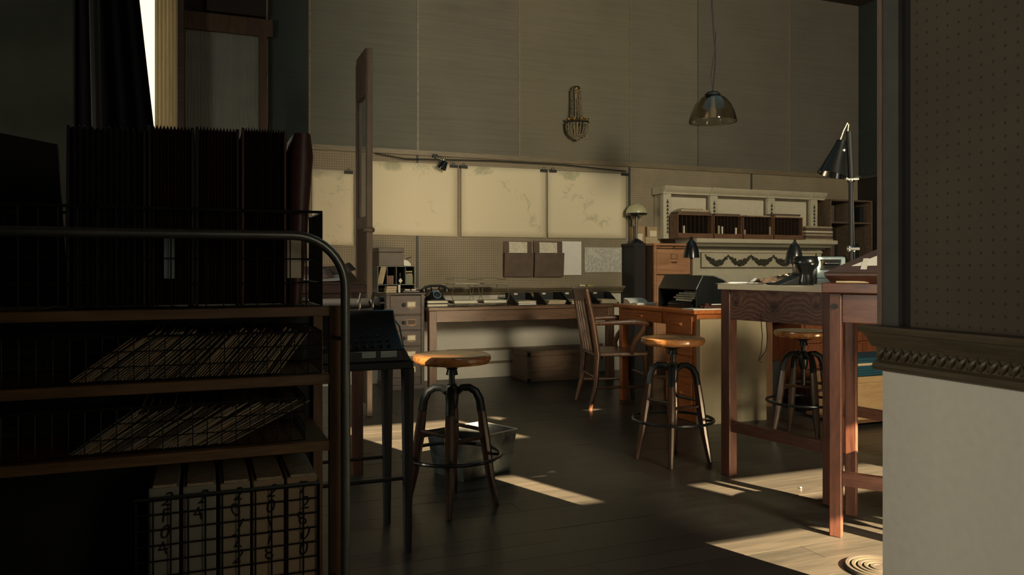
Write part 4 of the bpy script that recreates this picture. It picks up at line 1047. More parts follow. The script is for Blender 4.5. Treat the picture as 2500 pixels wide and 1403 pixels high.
# ================================================================== METAL BIN
bn = thing('waste_bin', 'worn dark metal rectangular waste bin behind the nearest stool', 'waste bin', (*gr(1158, 1050, .235), 0))
c1 = [Vector((*gr(1042, 1051, .235), 0)), Vector((*gr(1128, 1074, .235), 0)), Vector((*gr(1262, 1046, .235), 0)), Vector((*gr(1175, 1029, .235), 0))]
cen = sum(c1, Vector())/4; bn.location = cen
c1 = [p-cen for p in c1]; hb_ = .235
m = MB(); out = [p*.84 for p in c1]+[p+Vector((0, 0, hb_)) for p in c1]
inn = [p*.84*.97+Vector((0, 0, .005)) for p in c1]+[p*.975+Vector((0, 0, hb_)) for p in c1]
f = [(3, 2, 1, 0)]+[(i, (i+1) % 4, 4+(i+1) % 4, 4+i) for i in range(4)]
f += [(8, 9, 10, 11)]+[(8+i, 12+i, 12+(i+1) % 4, 8+(i+1) % 4) for i in range(4)]+[(4+i, 4+(i+1) % 4, 12+(i+1) % 4, 12+i) for i in range(4)]
m.add(out+inn, f).build('bin_body', bin_m, bn, smooth=False)
MB().tube([p+Vector((0, 0, hb_)) for p in c1], .004, 6, closed=True).build('rolled_rim', plain('pale_rim_metal', (.35, .36, .33), .4, .6), bn)
MB().tube([p*.91*1.005+Vector((0, 0, hb_*.42)) for p in c1], .003, 6, closed=True).build('pressed_rib', bin_m, bn)

# ================================================================== TABLE A: cream topped work table
a_far = Vector((*gr(1765, 1158), 0)); a_near = Vector((*gr(2062, 1246), 0))
dA = (a_near-a_far); LA = dA.length*.885; angA = math.atan2(dA.y, dA.x)+PI/2   # local -y towards the near leg
TA = thing('work_table', 'tall reddish wooden work table with thick cream top', 'table', a_far, angA)
ZA = 1.063; WA = 1.05      # local frame: y from 0 (far) to -LA (near), x to the right
box(-.012, WA, -LA-.06, .03, ZA-.03, ZA).build('table_top', beige_top, TA, bevel=.003)
box(.004, .03, -LA, .0, ZA-.195, ZA-.03).build('apron', knotty_wood('knotty_reddish_wood', (.055, .022, .018), (.17, .085, .055), [(.004, -.09, .958, .035), (.004, -.345, .945, .05), (.004, -.60, .965, .03)]), TA, bevel=.003)
box(WA-.05, WA-.02, -LA, 0, ZA-.195, ZA-.03).build('apron', mahog_y, TA)
box(.05, WA-.05, -.03, -.005, ZA-.195, ZA-.03).build('end_apron', mahog, TA)
box(.05, WA-.05, -LA, -LA+.025, ZA-.195, ZA-.03).build('end_apron', mahog, TA)
for x in (-.004, WA-.065):
    for y in (-.05, -LA-.03): box(x, x+.062, y, y+.062, 0, ZA-.03).build('leg', mahog_z, TA, bevel=.004)
box(.01, .045, -LA+.03, -.05, .245, .305).build('long_stretcher', mahog_y, TA, bevel=.003)
box(WA-.05, WA-.015, -LA+.03, -.05, .245, .305).build('long_stretcher', mahog_y, TA)

def onA(x, y, z=0):
    c, s = math.cos(angA), math.sin(angA); return (a_far.x+c*x-s*y, a_far.y+s*x+c*y, ZA+.0005+z)
# papers on A
def atA(px, Z, z=0):
    dx, dy = ray(px); return (dx*Z, dy*Z, ZA+.0005+z)
def sheet(label, px, py, w_, d_, rz, mat, curl=.0, z=0, th=.003, name='paper_sheet', grp=None):
    X, Y, Z = atA(px, py, z); n = 8; v = []; f = []
    for j in range(n+1):
        for i in range(n+1):
            x = (i/n-.5)*w_; y_ = (j/n-.5)*d_; v.append((x, y_, th/2+curl*(max(0, i/n-.4))**2*(1+.5*math.sin(j*1.3))))
    for j in range(n):
        for i in range(n): f.append((j*(n+1)+i, j*(n+1)+i+1, (j+1)*(n+1)+i+1, (j+1)*(n+1)+i))
    o = MB().add(v, f).build(name, mat, loc=(X, Y, Z), rz=rz); s = o.modifiers.new('t', 'SOLIDIFY'); s.thickness = th; s.offset = 0
    return tag(o, label, 'papers', grp)
sheet('lowest broad white sheet on the far corner of the cream table top', 1835, 4.36, .26, .30, .2+angA, paper_w)
sheet('white sheet lifted on one side, upon the broad sheet of the cream table', 1868, 4.42, .34, .30, -.1+angA, paper_w, .07, .0036)
sheet('folded white page near the edge of the cream table top', 1850, 4.22, .12, .10, .6+angA, paper_w, .05, .0072)
# crumpled brown paper parcel
def rumpled(name, label, cat, loc, size, mat, ang, seed, amp=.02, tilt=0):
    rnd = random.Random(seed); nx, ny = 18, 8; v = []; f = []
    for j in range(ny+1):
        for i in range(nx+1):
            u_, w_ = i/nx-.5, j/ny-.5
            z = (.5-abs(w_))*size[2]*1.5*(1-.3*abs(u_)*2)+amp*math.sin(i*1.7+seed)*math.cos(j*2.1)+rnd.uniform(-amp, amp)*.5+tilt*(u_+.5)**2
            v.append((u_*size[0], w_*size[1], max(.001, z)))
    for j in range(ny):
        for i in range(nx): f.append((j*(nx+1)+i, j*(nx+1)+i+1, (j+1)*(nx+1)+i+1, (j+1)*(nx+1)+i))
    o = MB().add(v, f).build(name, mat, loc=loc, rz=ang, angle=25); s = o.modifiers.new('t', 'SOLIDIFY'); s.thickness = .003; s.offset = 1
    return tag(o, label, cat)
crump = plain('crumpled_kraft', (.30, .19, .12), .7, var=.3, scale=25)
rumpled('crumpled_paper', 'crumpled brown wrapping paper on the cream table top beside the white sheets', 'wrapping paper', atA(1903, 4.2, .013), (.25, .12, .03), crump, angC+.15, 3, .008, .05)
rumpled('crumpled_paper', 'upturned curl of brown wrapping paper against the black pot', 'wrapping paper', atA(1936, 4.28, .002), (.10, .10, .02), crump, angC+.2, 9, .006, .10)
# black pot / vase
pX = atA(1967, 4.05)
pot = thing('black_pot', 'glossy black rounded pot left of the pale blue machine', 'pot', pX)
up = 4.15/F
MB().lathe([(.001, 0), (.04, 0), (.045, .02), (.036, .05), (.04, .075), (.062, .10), (.066, .12), (.058, .145), (.05, .15), (.048, .146), (.05, .12), (.001, .11)], n=32).build('pot_body', black_paint, pot, angle=60)
MB().tube([(.058*math.cos(a), .058*math.sin(a), .147) for a in [2*PI*i/28 for i in range(28)]], .004, 6, closed=True).build('pot_rim', iron, pot)
# pale blue adding machine
bX = atA(2022, 4.12)
bl = thing('adding_machine', 'pale blue enamel office machine with a dark window on the cream table', 'office machine', bX, math.atan2(-SY, CY))
fw = .165
box(-.10, -.07, -.02, .16, 0, .148).build('end_cheek', black_paint, bl, bevel=.006)
MB().prism([(-.02, 0), (.16, 0), (.16, .135), (.12, .15), (.0, .15), (-.02, .145)], 'x', -.068, .085).build('machine_body', blue_m, bl, bevel=.006)
box(-.045, .055, -.0235, -.02, .085, .13).build('window_recess', black_gap, bl)
MB().tube([(-.048, -.024, .082), (.058, -.024, .082), (.058, -.024, .133), (-.048, -.024, .133)], .003, 6, closed=True).build('window_frame', chrome, bl)
MB().cyl((-.03, -.03, .112), (.045, -.03, .112), .006, n=10).build('paper_bar', iron, bl)
box(-.07, .087, -.024, -.018, .034, .037).build('seam', iron, bl)
MB().ball((.10, -.02, .10), .014, 10, 1.6).build('side_knob', chrome, bl)
kk = None
for r_ in range(3):
    for c_ in range(3):
        if kk is None: kk = MB().cyl((0, 0, 0), (0, -.008, .002), .006, n=8).build('key', chrome, bl); o = kk
        else: o = kk.copy(); COL.objects.link(o)
        o.location = (.01+c_*.018, -.021, .045+r_*.014)
box(-.105, .09, -.026, .165, -.0, .003).build('foot_plate', manila, bl)
bullet_lamp(atA(1938, 4.48), 'black bullet shaded desk lamp behind the black pot on the cream table', .257, .050, 0, .06, .13)
# black arm / bag shape between
simple(MB().prism([(-.13, 0), (.09, 0), (.09, .05), (.04, .06), (-.02, .035)], 'y', -.03, .05), 'black_pouch', black_matte, atA(1938, 4.06, .0), 'low black leather pouch lying between the wrapping paper and the pot', 'pouch', bevel=.006)

# cord hanging behind table
def c2(u, v, Z=4.10): return pt(1540+u*.2566, 600+v*.2566, Z)
hc = MB().tube([c2(1240, 640), c2(1243, 760), c2(1252, 850), c2(1240, 1010), c2(1215, 1090), c2(1240, 1108)], .0022, 6).tube([c2(1283, 640), c2(1290, 760), c2(1301, 880), c2(1285, 1000), c2(1240, 1060), c2(1225, 1085)], .0022, 6).build('electric_cord', black_matte)
tag(hc, 'thin dark cord looping down from the apron of the cream topped table', 'cord')

# ================================================================== DARK DESK behind, crate of folders
yk = 5.2
dk = thing('pedestal_desk', 'reddish brown pedestal desk with a black knee hole behind the stools', 'desk', (gx(1858, yk), yk, 0)); kw = gx(2150, yk)-gx(1858, yk)
x1, x2 = gx(1886, yk)-gx(1858, yk), gx(1960, yk)-gx(1858, yk)
box(-.0, kw, 0, .6, .73, .76).build('desk_top', desk_w, dk, bevel=.004)
box(0, x1, 0, .6, 0, .73).build('side_panel', desk_wz, dk)
box(x1, x2, .5, .55, .3, .73).build('modesty_panel', black_gap, dk)
box(x2, kw, .02, .6, .04, .73).build('pedestal', dim_oak, dk)
box(x2+.02, kw-.02, .04, .58, 0, .04).build('plinth', desk_wz, dk)
for i in range(3):
    d = box(x2+.03, kw-.03, 0, .02, .07+i*.22, .27+i*.22).build('drawer', dim_oak, dk, bevel=.004)
    MB().cyl((x2+kw/2-.05, -.02, .17+i*.22), (x2+kw/2-.05, 0, .17+i*.22), .012, n=10).build('knob', brass, d)
simple(box(-.14, .0, -.1, .1, 0, .36), 'storage_box', black_matte, (gx(1886, yk)+.14, yk+.18, 0), 'dark box standing in the black knee hole of the pedestal desk', 'box')
gxx, gyy = 4.37, 4.29
lo = thing('low_platform', 'low dark wooden platform under the tan crate', 'platform', (gxx-.05, gyy, 0))
box(0, .78, -.02, .42, .03, .05).build('platform_board', desk_w, lo)
for a in (0.02, .72): box(a, a+.04, .0, .4, 0, .03).build('runner', black_matte, lo)
cr = thing('tan_crate', 'tan wooden crate holding the pile of blue green folders', 'crate', (gxx, gyy, .0505)); crh = .31; crw = .66
tanw = wood('tan_crate_wood', (.36, .22, .10), (.50, .32, .15), 'x', .6)
box(0, crw, 0, .012, 0, crh-.045).build('front_board', tanw, cr)
box(0, crw, 0, .02, crh-.044, crh).build('front_rail', tanw, cr, bevel=.002)
box(0, crw, .36, .38, 0, crh).build('back_board', tanw, cr)
for a in (0, crw-.012): box(a, a+.012, .02, .36, 0, crh).build('side_board', tanw, cr)
box(.012, crw-.012, .012, .36, 0, crh-.01).build('inner_box', tanw, cr)
zz_ = .0505+crh+.0006
for k in range(7):
    th = .018; mt = teal_card if k != 4 else manila
    t = box(0, .56+random.uniform(-.02, .02), 0, .33, 0, th).build('cardboard_folder', mt, loc=(gxx+.02+random.uniform(-.01, .01), gyy+.03, zz_), smooth=False, bevel=.002); zz_ += th+.0008
    tag(t, 'blue green folder on the tan crate, '+(ORD[k] if k < 6 else 'topmost')+' of the pile' if k != 4 else 'tan folder lying between the blue green folders on the crate', 'folder', 'blue green folders on the crate' if k != 4 else None)

# ================================================================== TABLE B: drafting table (camera-facing) 
angB = angC-math.radians(34)
lx, ly = gr(2025, 1308)
TB = thing('drafting_table', 'near reddish wooden drafting table with a round bolt in its leg', 'table', (lx, ly, 0), angB)
ub = 3.32/F
ZB = HC-60*ub
TBz = HC-35*ub
box(-.028, .50, -.02, .40, ZB, TBz).build('table_top', mahog, TB, bevel=.004)
for x in (-.002, .42):
    for y in (0, .335): box(x, x+.05, y, y+.04, 0, ZB).build('leg', mahog_z, TB, bevel=.004)
box(.048, .42, .01, .03, HC-131*ub*1.01, ZB-.004).build('apron', mahog, TB, bevel=.003)
box(.048, .42, .345, .365, HC-131*ub, ZB-.004).build('apron', mahog, TB)
for x in (.004, .43): box(x, x+.02, .04, .335, HC-131*ub, ZB-.004).build('side_apron', mahog_y, TB)
box(.048, .42, .003, .035, HC-528*ub, HC-495*ub).build('stretcher', mahog, TB, bevel=.003)
MB().cyl((.022, -.006, HC-92*ub), (.022, 0, HC-92*ub), .012, n=16).build('bolt_head', black_matte, TB)
MB().tube([(.03, -.014, TBz+.004), (.16, -.016, TBz+.004)], .0045, 8).build('pencil', manila)
pn = bpy.data.objects['pencil']; pn.location = (lx, ly, 0); pn.rotation_euler.z = angB; tag(pn, 'pale wooden pencil lying along the front edge of the drafting table', 'pencil')
# board on top, swung clockwise; its surface climbs away
bdl = thing('drawing_board', 'brown drawing board box with sloping top and thin gilt front edge', 'drawing board', (lx, ly, TBz+.0005), angB-math.radians(11))
h0, h1, L_, D_ = .042, .158, .50, .62
# lower case with tapering sides
MB().hexa([(.0, .012, 0), (L_, .012, 0), (L_, D_, 0), (.0, D_, 0), (-.022, -.004, h0-.012), (L_, -.004, h0-.012), (L_, D_, h1-.012), (-.022, D_, h1-.012)]).build('board_case', mahog, bdl, bevel=.002)
def bz(y): return h0+(h1-h0)*y/D_
MB().hexa([(-.02, -.008, h0-.0115), (L_, -.008, h0-.0115), (L_, D_, h1-.0115), (-.02, D_, h1-.0115), (-.02, -.008, h0), (L_, -.008, h0), (L_, D_, h1), (-.02, D_, h1)]).build('board_surface', plain('brown_board_surface', (.085, .045, .035), .45), bdl)
MB().tube([(-.02, -.009, h0), (L_, -.009, h0)], .0016, 6).build('gilt_edge', brass, bdl)
# paper with tape, following the slope
def on_board(pts, z): return [(x, y, bz(y)+z) for x, y in pts]
pp = thing('taped_paper', 'white sheet taped at its corner to the sloping drawing board', 'paper', bdl.location, bdl.rotation_euler.z)
def slab(pts, th, z0): 
    n = len(pts); v = on_board(pts, z0)+on_board(pts, z0+th)
    return MB().add(v, [tuple(range(n))[::-1], tuple(range(n, 2*n))]+[(i, (i+1) % n, n+(i+1) % n, n+i) for i in range(n)])
slab([(.034, .152), (.40, .20), (.40, .56), (.062, .54)], .0012, .001).build('sheet', paper_w, pp, smooth=False)
slab([(.105, .065), (.13, .068), (.04, .335), (.018, .33)], .0008, .0025).build('tape_strip', tapem, pp, smooth=False)

# tall black task lamp on a post
tp = pt(2078, 640, 4.55)
TL = thing('task_lamp', 'tall black task lamp with cone shade and chrome clamps on a post', 'lamp', (tp.x, tp.y, ZA+.0005)); ut = 4.55/F
zf = lambda py: HC+(655-py)*ut
Mr = Matrix.Rotation(angC, 3, 'Z')
def lp(px, py, d=0): return Mr @ Vector(((px-2078)*ut, d, 0))+Vector((0, 0, zf(py)-ZA-.0005))
MB().lathe([(.09, 0), (.09, .012), (.05, .022), (.02, .03)], n=28).build('base', black_paint, TL)
MB().tube([(0, 0, .03), lp(2078, 640), lp(2077, 437)], .013, 12).build('lower_post', black_matte, TL)
MB().tube([lp(2086, 640), lp(2081, 437)], .005, 8).build('side_rod', iron, TL)
MB().tube([lp(2074, 437, -.02), lp(2069, 322, -.02)], .017, 12).build('upper_post', black_matte, TL)
for a, b in ((2077, 437), (2079, 607)):
    MB().tube([lp(a-15, b, -.02), lp(a+15, b, -.02)], [.006, .009], 10).build('clamp_screw', chrome, TL)
    MB().lathe([(.02, -.018), (.026, -.01), (.026, .01), (.02, .018)], lp(a, b), 14).build('clamp_collar', chrome, TL)
MB().tube([lp(2050, 346), lp(2060, 318), lp(2069, 300), lp(2072, 304), lp(2069, 324)], .0032, 6).build('gooseneck', brass, TL)
ax = (lp(2030, 432)-lp(2054, 346)).normalized(); Q = ax.to_track_quat('Z', 'Y').to_matrix().to_4x4(); Q.translation = lp(2054, 346)
hs = 84*ut
MB().lathe([(.006, -.012), (.028, -.006), (.034, .03), (.085, hs), (.081, hs), (.03, .03)], n=32, cap=False).xf(Q).build('lamp_shade', black_paint, TL)
MB().ball(lp(2054, 368, -.035), .011, 8).build('switch', chrome, TL)
MB().ball(Q @ Vector((0, 0, hs*.6)), .03, 12).build('bulb', plain('clear_bulb', (.5, .47, .4), .2), TL)

# round mat on the floor at lower right
rm = thing('round_mat', 'dark round woven mat on the sunlit floor at the partition', 'mat', (*gr(2150, 1392), 0))
for k in range(5):
    r = .03+k*.022
    MB().tube([(r*math.cos(a), r*math.sin(a), .006) for a in [2*PI*i/30 for i in range(30)]], .0115, 6, closed=True).build('woven_coil', plain('woven_mat_%d' % k, (.022+.01*(k % 2), .018+.008*(k % 2), .013), .9), rm)
MB().lathe([(.001, 0), (.025, 0), (.025, .012), (.001, .014)], n=16).build('centre_coil', MATS['woven_mat_0'], rm)
simple(MB().ball((0, 0, .005), .006, 8, .7), 'paper_scrap', paper_w, (*gr(1955, 1192), -.0005), 'tiny white scrap on the sunlit floor', 'scrap')

# ================================================================== LEFT FOREGROUND CART
yc0 = 2.05; XC0 = -.62; XC1 = gx(832, yc0); pw_ = XC1-gx(805, yc0)
ct = thing('shelf_cart', 'wooden shelf cart with a bent metal tube handle, dark in the foreground', 'cart', (0, yc0, 0)); CD = .36
for x in (XC0, XC1-pw_):
    for y in (0, CD-.03): box(x, x+pw_, y, y+.03, .06, 1.052).build('post', shelf_wz, ct, bevel=.002)
SHZ = [1.052, .875, .702, .285]
for i, z in enumerate(SHZ):
    box(XC0+pw_, XC1-pw_, .0, .028, z-.026, z-.0 if i else z-.001).build('shelf_edge', shelf_w, ct, bevel=.002)
    box(XC0+pw_, XC1-pw_, .028, CD, z-.02, z-.004).build('shelf_board', shelf_w, ct)
box(XC0, XC1, CD, CD+.01, .27, 1.05).build('back_panel', black_matte, ct)
for x in (XC0+.02, XC1-.02):
    for y in (.03, CD-.04):
        MB().cyl((x-.01, y, .03), (x+.01, y, .03), .03, n=16).build('caster', black_matte, ct)
xt = gx(843, 1.985); rt = .13; zt2 = 1.232; yl = 1.985-yc0
P = [(-.66, yl, .12), (-.66, yl, zt2-rt)]+[(-.66+rt-rt*math.cos(a), yl, zt2-rt+rt*math.sin(a)) for a in [PI/2*i/8 for i in range(1, 9)]]
P += [(xt-rt+rt*math.sin(a), yl, zt2-rt+rt*math.cos(a)) for a in [PI/2*i/10 for i in range(0, 11)]]+[(xt, yl, .12)]
MB().tube(P, .0118, 16).build('tube_handle', tube_m, ct)
MB().tube([(xt, yl, .97), (XC1-.02, -.0, .97)], .006, 8).build('handle_bracket', tube_m, ct)
MB().tube([(xt, yl, .35), (XC1-.02, -.0, .35)], .006, 8).build('handle_bracket', tube_m, ct)

def wire_basket(x0, x1, y0, y1, z0, z1, dx, dz, label, r=.0017, tilt=0):
    t = thing('wire_basket', label, 'basket', (x0, y0, z0)); W, D, H = x1-x0, y1-y0, z1-z0
    def face(nm, A, B, n):
        m = MB()
        for i in range(n+1):
            p = A+(B-A)*(i/n); m.tube([p, p+Vector((0, 0, H))], r, 4)
        k = max(2, round(H/dz))
        for j in range(k+1): m.tube([A+Vector((0, 0, H*j/k)), B+Vector((0, 0, H*j/k))], r, 4)
        m.build(nm, wire_m, t)
    V = Vector
    face('front_grid', V((0, 0, 0)), V((W, 0, 0)), round(W/dx)); face('back_grid', V((0, D, 0)), V((W, D, 0)), round(W/dx))
    face('side_grid', V((0, 0, 0)), V((0, D, 0)), round(D/.018)); face('side_grid', V((W, 0, 0)), V((W, D, 0)), round(D/.018))
    m = MB(); n = round(W/dx)
    for i in range(1, n): m.tube([(W*i/n, 0, 0), (W*i/n, D, 0)], r, 4)
    m.build('bottom_grid', wire_m, t)
    MB().tube([(0, 0, H), (W, 0, H), (W, D, H), (0, D, H)], r*2.4, 6, closed=True).build('rim_wire', wire_m, t)
    return t
bx1 = gx(786, 2.08)
wire_basket(-.52, bx1, 2.08, 2.34, 1.0515, 1.298, .040, .062, 'dark wire basket of accordion files on top of the cart')
# accordion files in the basket
def accordion(px0, px1, ztop, label, cover, fold, lean=0, y0=2.10, y1=2.31, n=10, tiltx=0):
    x0, x1 = gx(px0, y0), gx(px1, y0); t = thing('accordion_file', label, 'file', ((x0+x1)/2, y0, 1.055), 0, 'accordion files in the top basket')
    W = x1-x0; H = ztop-1.055; D = y1-y0; th = .008
    def sh(m): 
        for p in m.v: p.x += lean*p.z
        return m
    sh(box(-W/2, -W/2+th, 0, D, 0, H-.008)).build('cover', cover, t, bevel=.003)
    sh(box(W/2-th, W/2, 0, D, 0, H-.008)).build('cover', cover, t, bevel=.003)
    # pleated bellows, zigzag in plan; top edges serrated
    v = []; f = []; N = n*2; xa, xb = -W/2+th+.001, W/2-th-.001
    for i in range(N+1):
        x = xa+(xb-xa)*i/N; yy = .004 if i % 2 else .013; zt_ = H-.012+(.006 if i % 2 else -.004)
        v += [(x, yy, .004), (x, D-yy, .004), (x, D-yy, zt_), (x, yy, zt_)]
    for i in range(N):
        a = 4*i; b = a+4; f += [(a, b, b+3, a+3), (a+1, a+2, b+2, b+1), (a+3, b+3, b+2, a+2), (a, a+1, b+1, b)]
    f += [(0, 3, 2, 1), (4*N, 4*N+1, 4*N+2, 4*N+3)]
    sh(MB().add(v, f)).build('pleated_bellows', fold, t, smooth=False)
    return t
accordion(160, 356, 1.50, 'leftmost black accordion file in the top basket', black_matte, black_matte, n=12)
accordion(360, 474, 1.512, 'second accordion file from the left in the top basket', black_matte, bellow, n=11)
accordion(477, 584, 1.515, 'third accordion file, in the middle of the top basket', black_matte, bellow, n=11)
accordion(589, 700, 1.52, 'dark red accordion file with clear pleats in the top basket', leather, bellow, n=14)
t = thing('leather_file', 'rightmost reddish leather file leaning outward in the top basket', 'file', (gx(725, 2.10), 2.10, 1.055))
m = MB(); v = []; f = []; N = 16; Hh = .452; W = .019
for j in range(9):
    z = Hh*j/8; zz_ = z
    k_ = 1-.35*max(0, (z-Hh+.03)/.03)**2
    for i in range(N):
        a_ = 2*PI*i/N; ex = abs(math.cos(a_))**.5*math.copysign(1, math.cos(a_)); ey = abs(math.sin(a_))**.35*math.copysign(1, math.sin(a_))
        Wz = .018+.018*z/Hh; v.append((Wz*ex*k_+(Wz-.018)-.002, .10+.10*ey, z))
for j in range(8):
    for i in range(N): f.append((j*N+i, j*N+(i+1) % N, (j+1)*N+(i+1) % N, (j+1)*N+i))
f += [tuple(range(N))[::-1], tuple(range(8*N, 9*N))]
m.add(v, f).build('leather_cover', leather, t, angle=60)
xm = gx(718, 2.095)
simple(box(-.018, .018, 0, .002, 0, .11), 'paper_label', paper, (xm, 2.096, 1.125), 'upright cream label slip on the rightmost reddish file', 'label')
simple(box(-.012, .012, 0, .002, 0, .11), 'paper_label', blue_m, (gx(413, 2.095), 2.096, 1.125), 'upright blue grey label slip on the second file from the left', 'label')

# leaning files on the two middle shelves
def leaning(x0, x1, z0, h, ang0, ang1, n, label, grp, bz1, seed, yy=2.10):
    rnd = random.Random(seed); base = {}
    mats = [paper_old, manila, kraft, paper_old, card, plain('grey_file_%d' % seed, (.16, .16, .13), .8)]
    for k in range(n):
        s = k/(n-1); a = ang0+(ang1-ang0)*s+rnd.uniform(-.03, .03); mi = rnd.randrange(6); L = h/math.cos(a)*rnd.uniform(.86, 1.0); L = min(L, .30)
        key = (mi, round(L, 2))
        if key not in base:
            base[key] = MB().box(0, .0028, 0, .24, 0, round(L, 2)).build('paper_file', mats[mi], smooth=False); o = base[key]
        else: o = base[key].copy(); COL.objects.link(o)
        o.location = (x0+(x1-x0)*s, yy+rnd.uniform(0, .012), z0+.003*abs(math.sin(a))+.0005); o.rotation_euler = (0, a, 0)
        tag(o, label, 'file', grp)
leaning(-.30, gx(772, 2.1)-.10, .8755, .118, .95, .62, 64, 'thin worn paper file leaning in the upper slanted row of the cart', 'files leaning on the upper inner shelf of the cart', 0, 3)
leaning(-.30, gx(720, 2.1)-.16, .7025, .10, .95, 1.12, 52, 'thin worn paper file leaning in the lower slanted row of the cart', 'files leaning on the lower inner shelf of the cart', 0, 5)
wire_basket(-.5, gx(786, 2.075), 2.082, 2.37, .8755, .985, .034, .032, 'dark wire basket on the upper inner shelf of the cart', .0013)
wire_basket(-.5, gx(745, 2.075), 2.082, 2.37, .7025, .812, .034, .032, 'dark wire basket on the lower inner shelf of the cart', .0013)
# lettered box files
wire_basket(gx(330, 2.075), gx(778, 2.075), 2.072, 2.36, .2855, .588, .039, .036, 'dark wire basket around the lettered box files', .0024)
words = [['2', 'F', '0', '4'], ['2', '4'], ['2', '0', '1', '2', '2', '', '3'], ['2', '0', '1', '7', '8'], ['7', '2', '8', '0', '0']]
tones = [(.30, .30, .25), (.33, .31, .25), (.38, .32, .22), (.42, .32, .20), (.42, .32, .20)]
for k, (a, b, tp_) in enumerate(((362, 437, 1190), (446, 528, 1185), (537, 611, 1178), (617, 694, 1171), (700, 775, 1163))):
    yb = 2.09; x0, x1 = gx(a, yb), gx(b, yb); H = gz((a+b)/2, tp_, yb)-.289
    t = thing('box_file', ('leftmost lettered box file', 'second lettered box file from the left, with few marks', 'middle lettered box file, a 3 near its foot', 'fourth lettered box file, marked 2 0 1 7 8', 'rightmost lettered box file, tallest in the row')[k]+' in the lowest basket', 'box file', ((x0+x1)/2, yb, .289), 0, 'lettered box files in the lowest basket')
    mt = plain('box_card_%d' % k, tones[k], .8, var=.08); hw = (x1-x0)/2
    box(-hw, hw, 0, .25, 0, H).build('box_body', mt, t, bevel=.004)
    box(-hw+.01, hw-.006, .004, .24, H, H+.006).build('paper_edge', paper_old, t)
    z = H-.022
    for ch_ in words[k]:
        if ch_:
            fd = bpy.data.curves.new('lettering', 'FONT'); fd.body = ch_; fd.size = .048; fd.extrude = .0003; fd.align_x = 'CENTER'; fd.align_y = 'CENTER'; fd.shear = random.uniform(-.3, .5); fd.materials.append(ink)
            tmp = bpy.data.objects.new('tmp', fd); COL.objects.link(tmp); bpy.context.view_layer.update(); me = bpy.data.meshes.new_from_object(tmp.evaluated_get(bpy.context.evaluated_depsgraph_get())); bpy.data.objects.remove(tmp); bpy.data.curves.remove(fd); me.name = 'lettering'; fo = bpy.data.objects.new('lettering', me); COL.objects.link(fo); fo.parent = t; fo.location = (.004+random.uniform(-.004, .004), -.0008, z-.008); fo.rotation_euler = (PI/2, random.uniform(-.1, .1), 0)
        z -= .040

# things behind the cart on the left: drape, dim map, leaning board
v = []; f = []; n = 30; ydp = 4.0
xl = gx(181, ydp); xr0 = gx(376, ydp); xr1 = gx(338, ydp)
lean = (xr1-xr0)/(gz(340, 0, ydp)-gz(372, 330, ydp)); zb0 = gz(372, 330, ydp)
rows = 12
for j in range(rows+1):
    z = .02+(ZC-.04)*j/rows; xr = xr0+lean*(z-zb0)
    for i in range(n+1):
        s = i/n; v.append((xl+(xr-xl)*s, ydp+.006*math.sin(s*26), z))
for j in range(rows):
    for i in range(n): f.append((j*(n+1)+i, j*(n+1)+i+1, (j+1)*(n+1)+i+1, (j+1)*(n+1)+i))
o = MB().add(v, f).build('black_drape', cloth_b); s = o.modifiers.new('t', 'SOLIDIFY'); s.thickness = .01; tag(o, 'tall black drape hanging from the ceiling behind the cart', 'drape')
o = box(gx(-60, 3.6), gx(178, 3.6), 3.6, 3.62, 1.0, 3.2).build('hanging_map', darkpaper, smooth=False); tag(o, 'dim greenish map board at the far left edge', 'map')
o.location.z = 0
ls = thing('map_easel', 'black easel behind the dim map board at the far left', 'easel', (gx(60, 3.7), 3.66, 0))
for s in (-.3, .3): MB().tube([(s, .02, 0), (s*.8, 0, 3.2)], .02, 8).build('easel_leg', black_matte, ls)
MB().box(-.35, .35, -.035, .015, .965, .995).build('easel_ledge', black_matte, ls)
o = MB().hexa([(-2.7, 2.75, 0), (-.32, 2.75, 0), (-.32, 2.78, 0), (-2.7, 2.78, 0), (-2.7, 2.75, 1.92), (gx(140, 2.75), 2.75, gz(140, 352, 2.75)), (gx(140, 2.75), 2.78, gz(140, 352, 2.75)), (-2.7, 2.78, 1.92)]).build('slanted_screen', black_matte); tag(o, 'black screen board with a slanting top edge at the far left', 'screen')  # stretched left out of view to keep the left fill off the cart

# ================================================================== BLACK TYPEWRITER on a stand, behind the cart
TWx, TWy = .60, 3.22; ztab = .775
sd = thing('typewriter_stand', 'black metal stand with thin legs carrying the old typewriter', 'stand', (TWx, TWy, 0))
box(-.24, .19, -.16, .26, ztab-.03, ztab).build('stand_top', black_matte, sd, bevel=.004)
for x, y in ((-.22, -.14), (.17, -.14), (-.22, .24), (.17, .24)):
    MB().tube([(x, y, ztab-.03), (x*1.0, y, 0)], [.028, .017], 8).build('leg', black_matte, sd)
for y in (-.14, .24): MB().tube([(-.22, y, .3), (.17, y, .3)], .008, 6).build('cross_bar', black_matte, sd)
tw2 = thing('old_typewriter', 'old black typewriter with chrome levers half hidden by the cart', 'typewriter', (TWx, TWy, ztab+.0005))
MB().prism([(-.16, 0), (.22, 0), (.22, .06), (.16, .14), (.13, .20), (.02, .20), (-.02, .14), (-.16, .05)], 'x', -.19, .15).build('typewriter_body', black_paint, tw2, bevel=.006)
MB().hexa([(.15, -.15, .0), (.185, -.15, 0), (.185, .2, 0), (.15, .2, 0), (.15, -.15, .05), (.155, -.15, .05), (.10, .12, .21), (.08, .12, .21)]).build('side_casting', black_paint, tw2, bevel=.003)
MB().cyl((-.22, .09, .225), (.10, .09, .225), .022, n=16).build('platen', black_matte, tw2)
for x in (-.225, .10): MB().cyl((x, .09, .225), (x+.02, .09, .225), .028, n=16).build('platen_knob', black_paint, tw2)
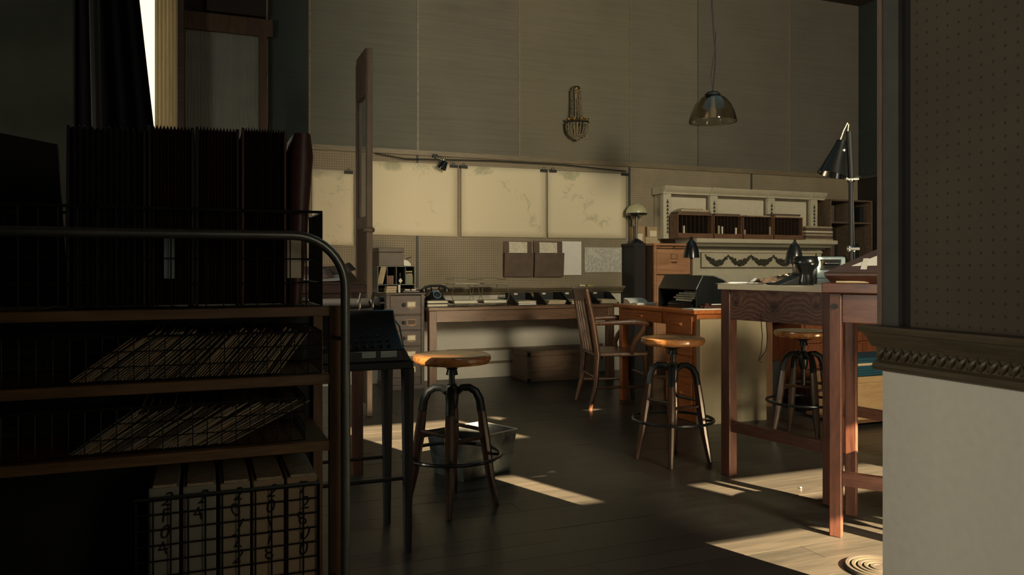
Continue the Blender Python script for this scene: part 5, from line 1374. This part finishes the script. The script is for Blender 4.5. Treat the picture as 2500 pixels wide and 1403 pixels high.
for x in (.015, .07): MB().tube([(x, .06, .18), (x-.008, .04, .24), (x, .05, .27)], .006, 8).build('chrome_lever', chrome, tw2)
MB().tube([(.155, -.13, .06), (.17, .0, .13), (.13, .1, .2)], .004, 8).build('chrome_rail', chrome, tw2)
for a, b in ((-.02, .035), (.055, .12)): box(a, b, -.163, -.16, .02, .045).build('chrome_plate', plain('dull_chrome_%d' % int(b*1000), (.25, .3, .29), .25, .9), tw2)
kk = None
for r_ in range(3):
    for c_ in range(9):
        if kk is None: kk = MB().cyl((0, 0, 0), (0, 0, .014), .008, n=8).build('key', iron, tw2); o = kk
        else: o = kk.copy(); COL.objects.link(o)
        o.location = (-.16+c_*.032, -.14+r_*.03, .058+r_*.016)

# sloping desk with papers behind the typewriter
SDx, SDy = gx(895, 4.3), 4.3
s2 = thing('sloping_desk', 'reddish sloping desk with papers beyond the cart handle', 'desk', (SDx, SDy, 0)); zs2 = gz(860, 716, SDy)
box(-.62, 0, 0, .5, zs2, zs2+.05).build('desk_top', mahog, s2, bevel=.004)
MB().hexa([(-.62, .02, zs2+.05), (-.03, .02, zs2+.05), (-.03, .48, zs2+.05), (-.62, .48, zs2+.05), (-.62, .02, zs2+.06), (-.03, .02, zs2+.06), (-.03, .48, zs2+.15), (-.62, .48, zs2+.15)]).build('sloping_lid', mahog, s2)
for x in (-.6, -.07):
    for y in (.02, .42): box(x, x+.055, y, y+.055, 0, zs2).build('leg', mahog_z, s2)
box(-.55, -.07, .025, .05, zs2-.1, zs2).build('apron', mahog, s2)
def slope_z(y): return zs2+.06+(y-.02)/.46*.09
for k, (x0, x1, y0, y1, mt, lb, lift) in enumerate(((-.45, -.10, .04, .26, paper_w, 'white paper lying lowest on the sloping desk', 0), (-.50, -.16, .10, .34, plain('pinkish_paper', (.42, .26, .20), .7), 'pinkish paper lying over the white one on the sloping desk', .004),
                                             (-.34, -.02, .2, .42, kraft, 'brown folder with an upturned corner at the top of the sloping desk', .008))):
    n = 8; v = []; f = []
    for j in range(n+1):
        for i in range(n+1):
            u_, w_ = i/n, j/n; yv = y0+(y1-y0)*w_
            v.append((x0+(x1-x0)*u_, yv, slope_z(yv)+.002+lift+(.05 if k == 2 else .015)*max(0, u_-.5)**2*2))
    for j in range(n):
        for i in range(n): f.append((j*(n+1)+i, j*(n+1)+i+1, (j+1)*(n+1)+i+1, (j+1)*(n+1)+i))
    o = MB().add(v, f).build('loose_paper', mt, loc=(SDx, SDy, 0)); s = o.modifiers.new('t', 'SOLIDIFY'); s.thickness = .002; s.offset = 1; tag(o, lb, 'paper')
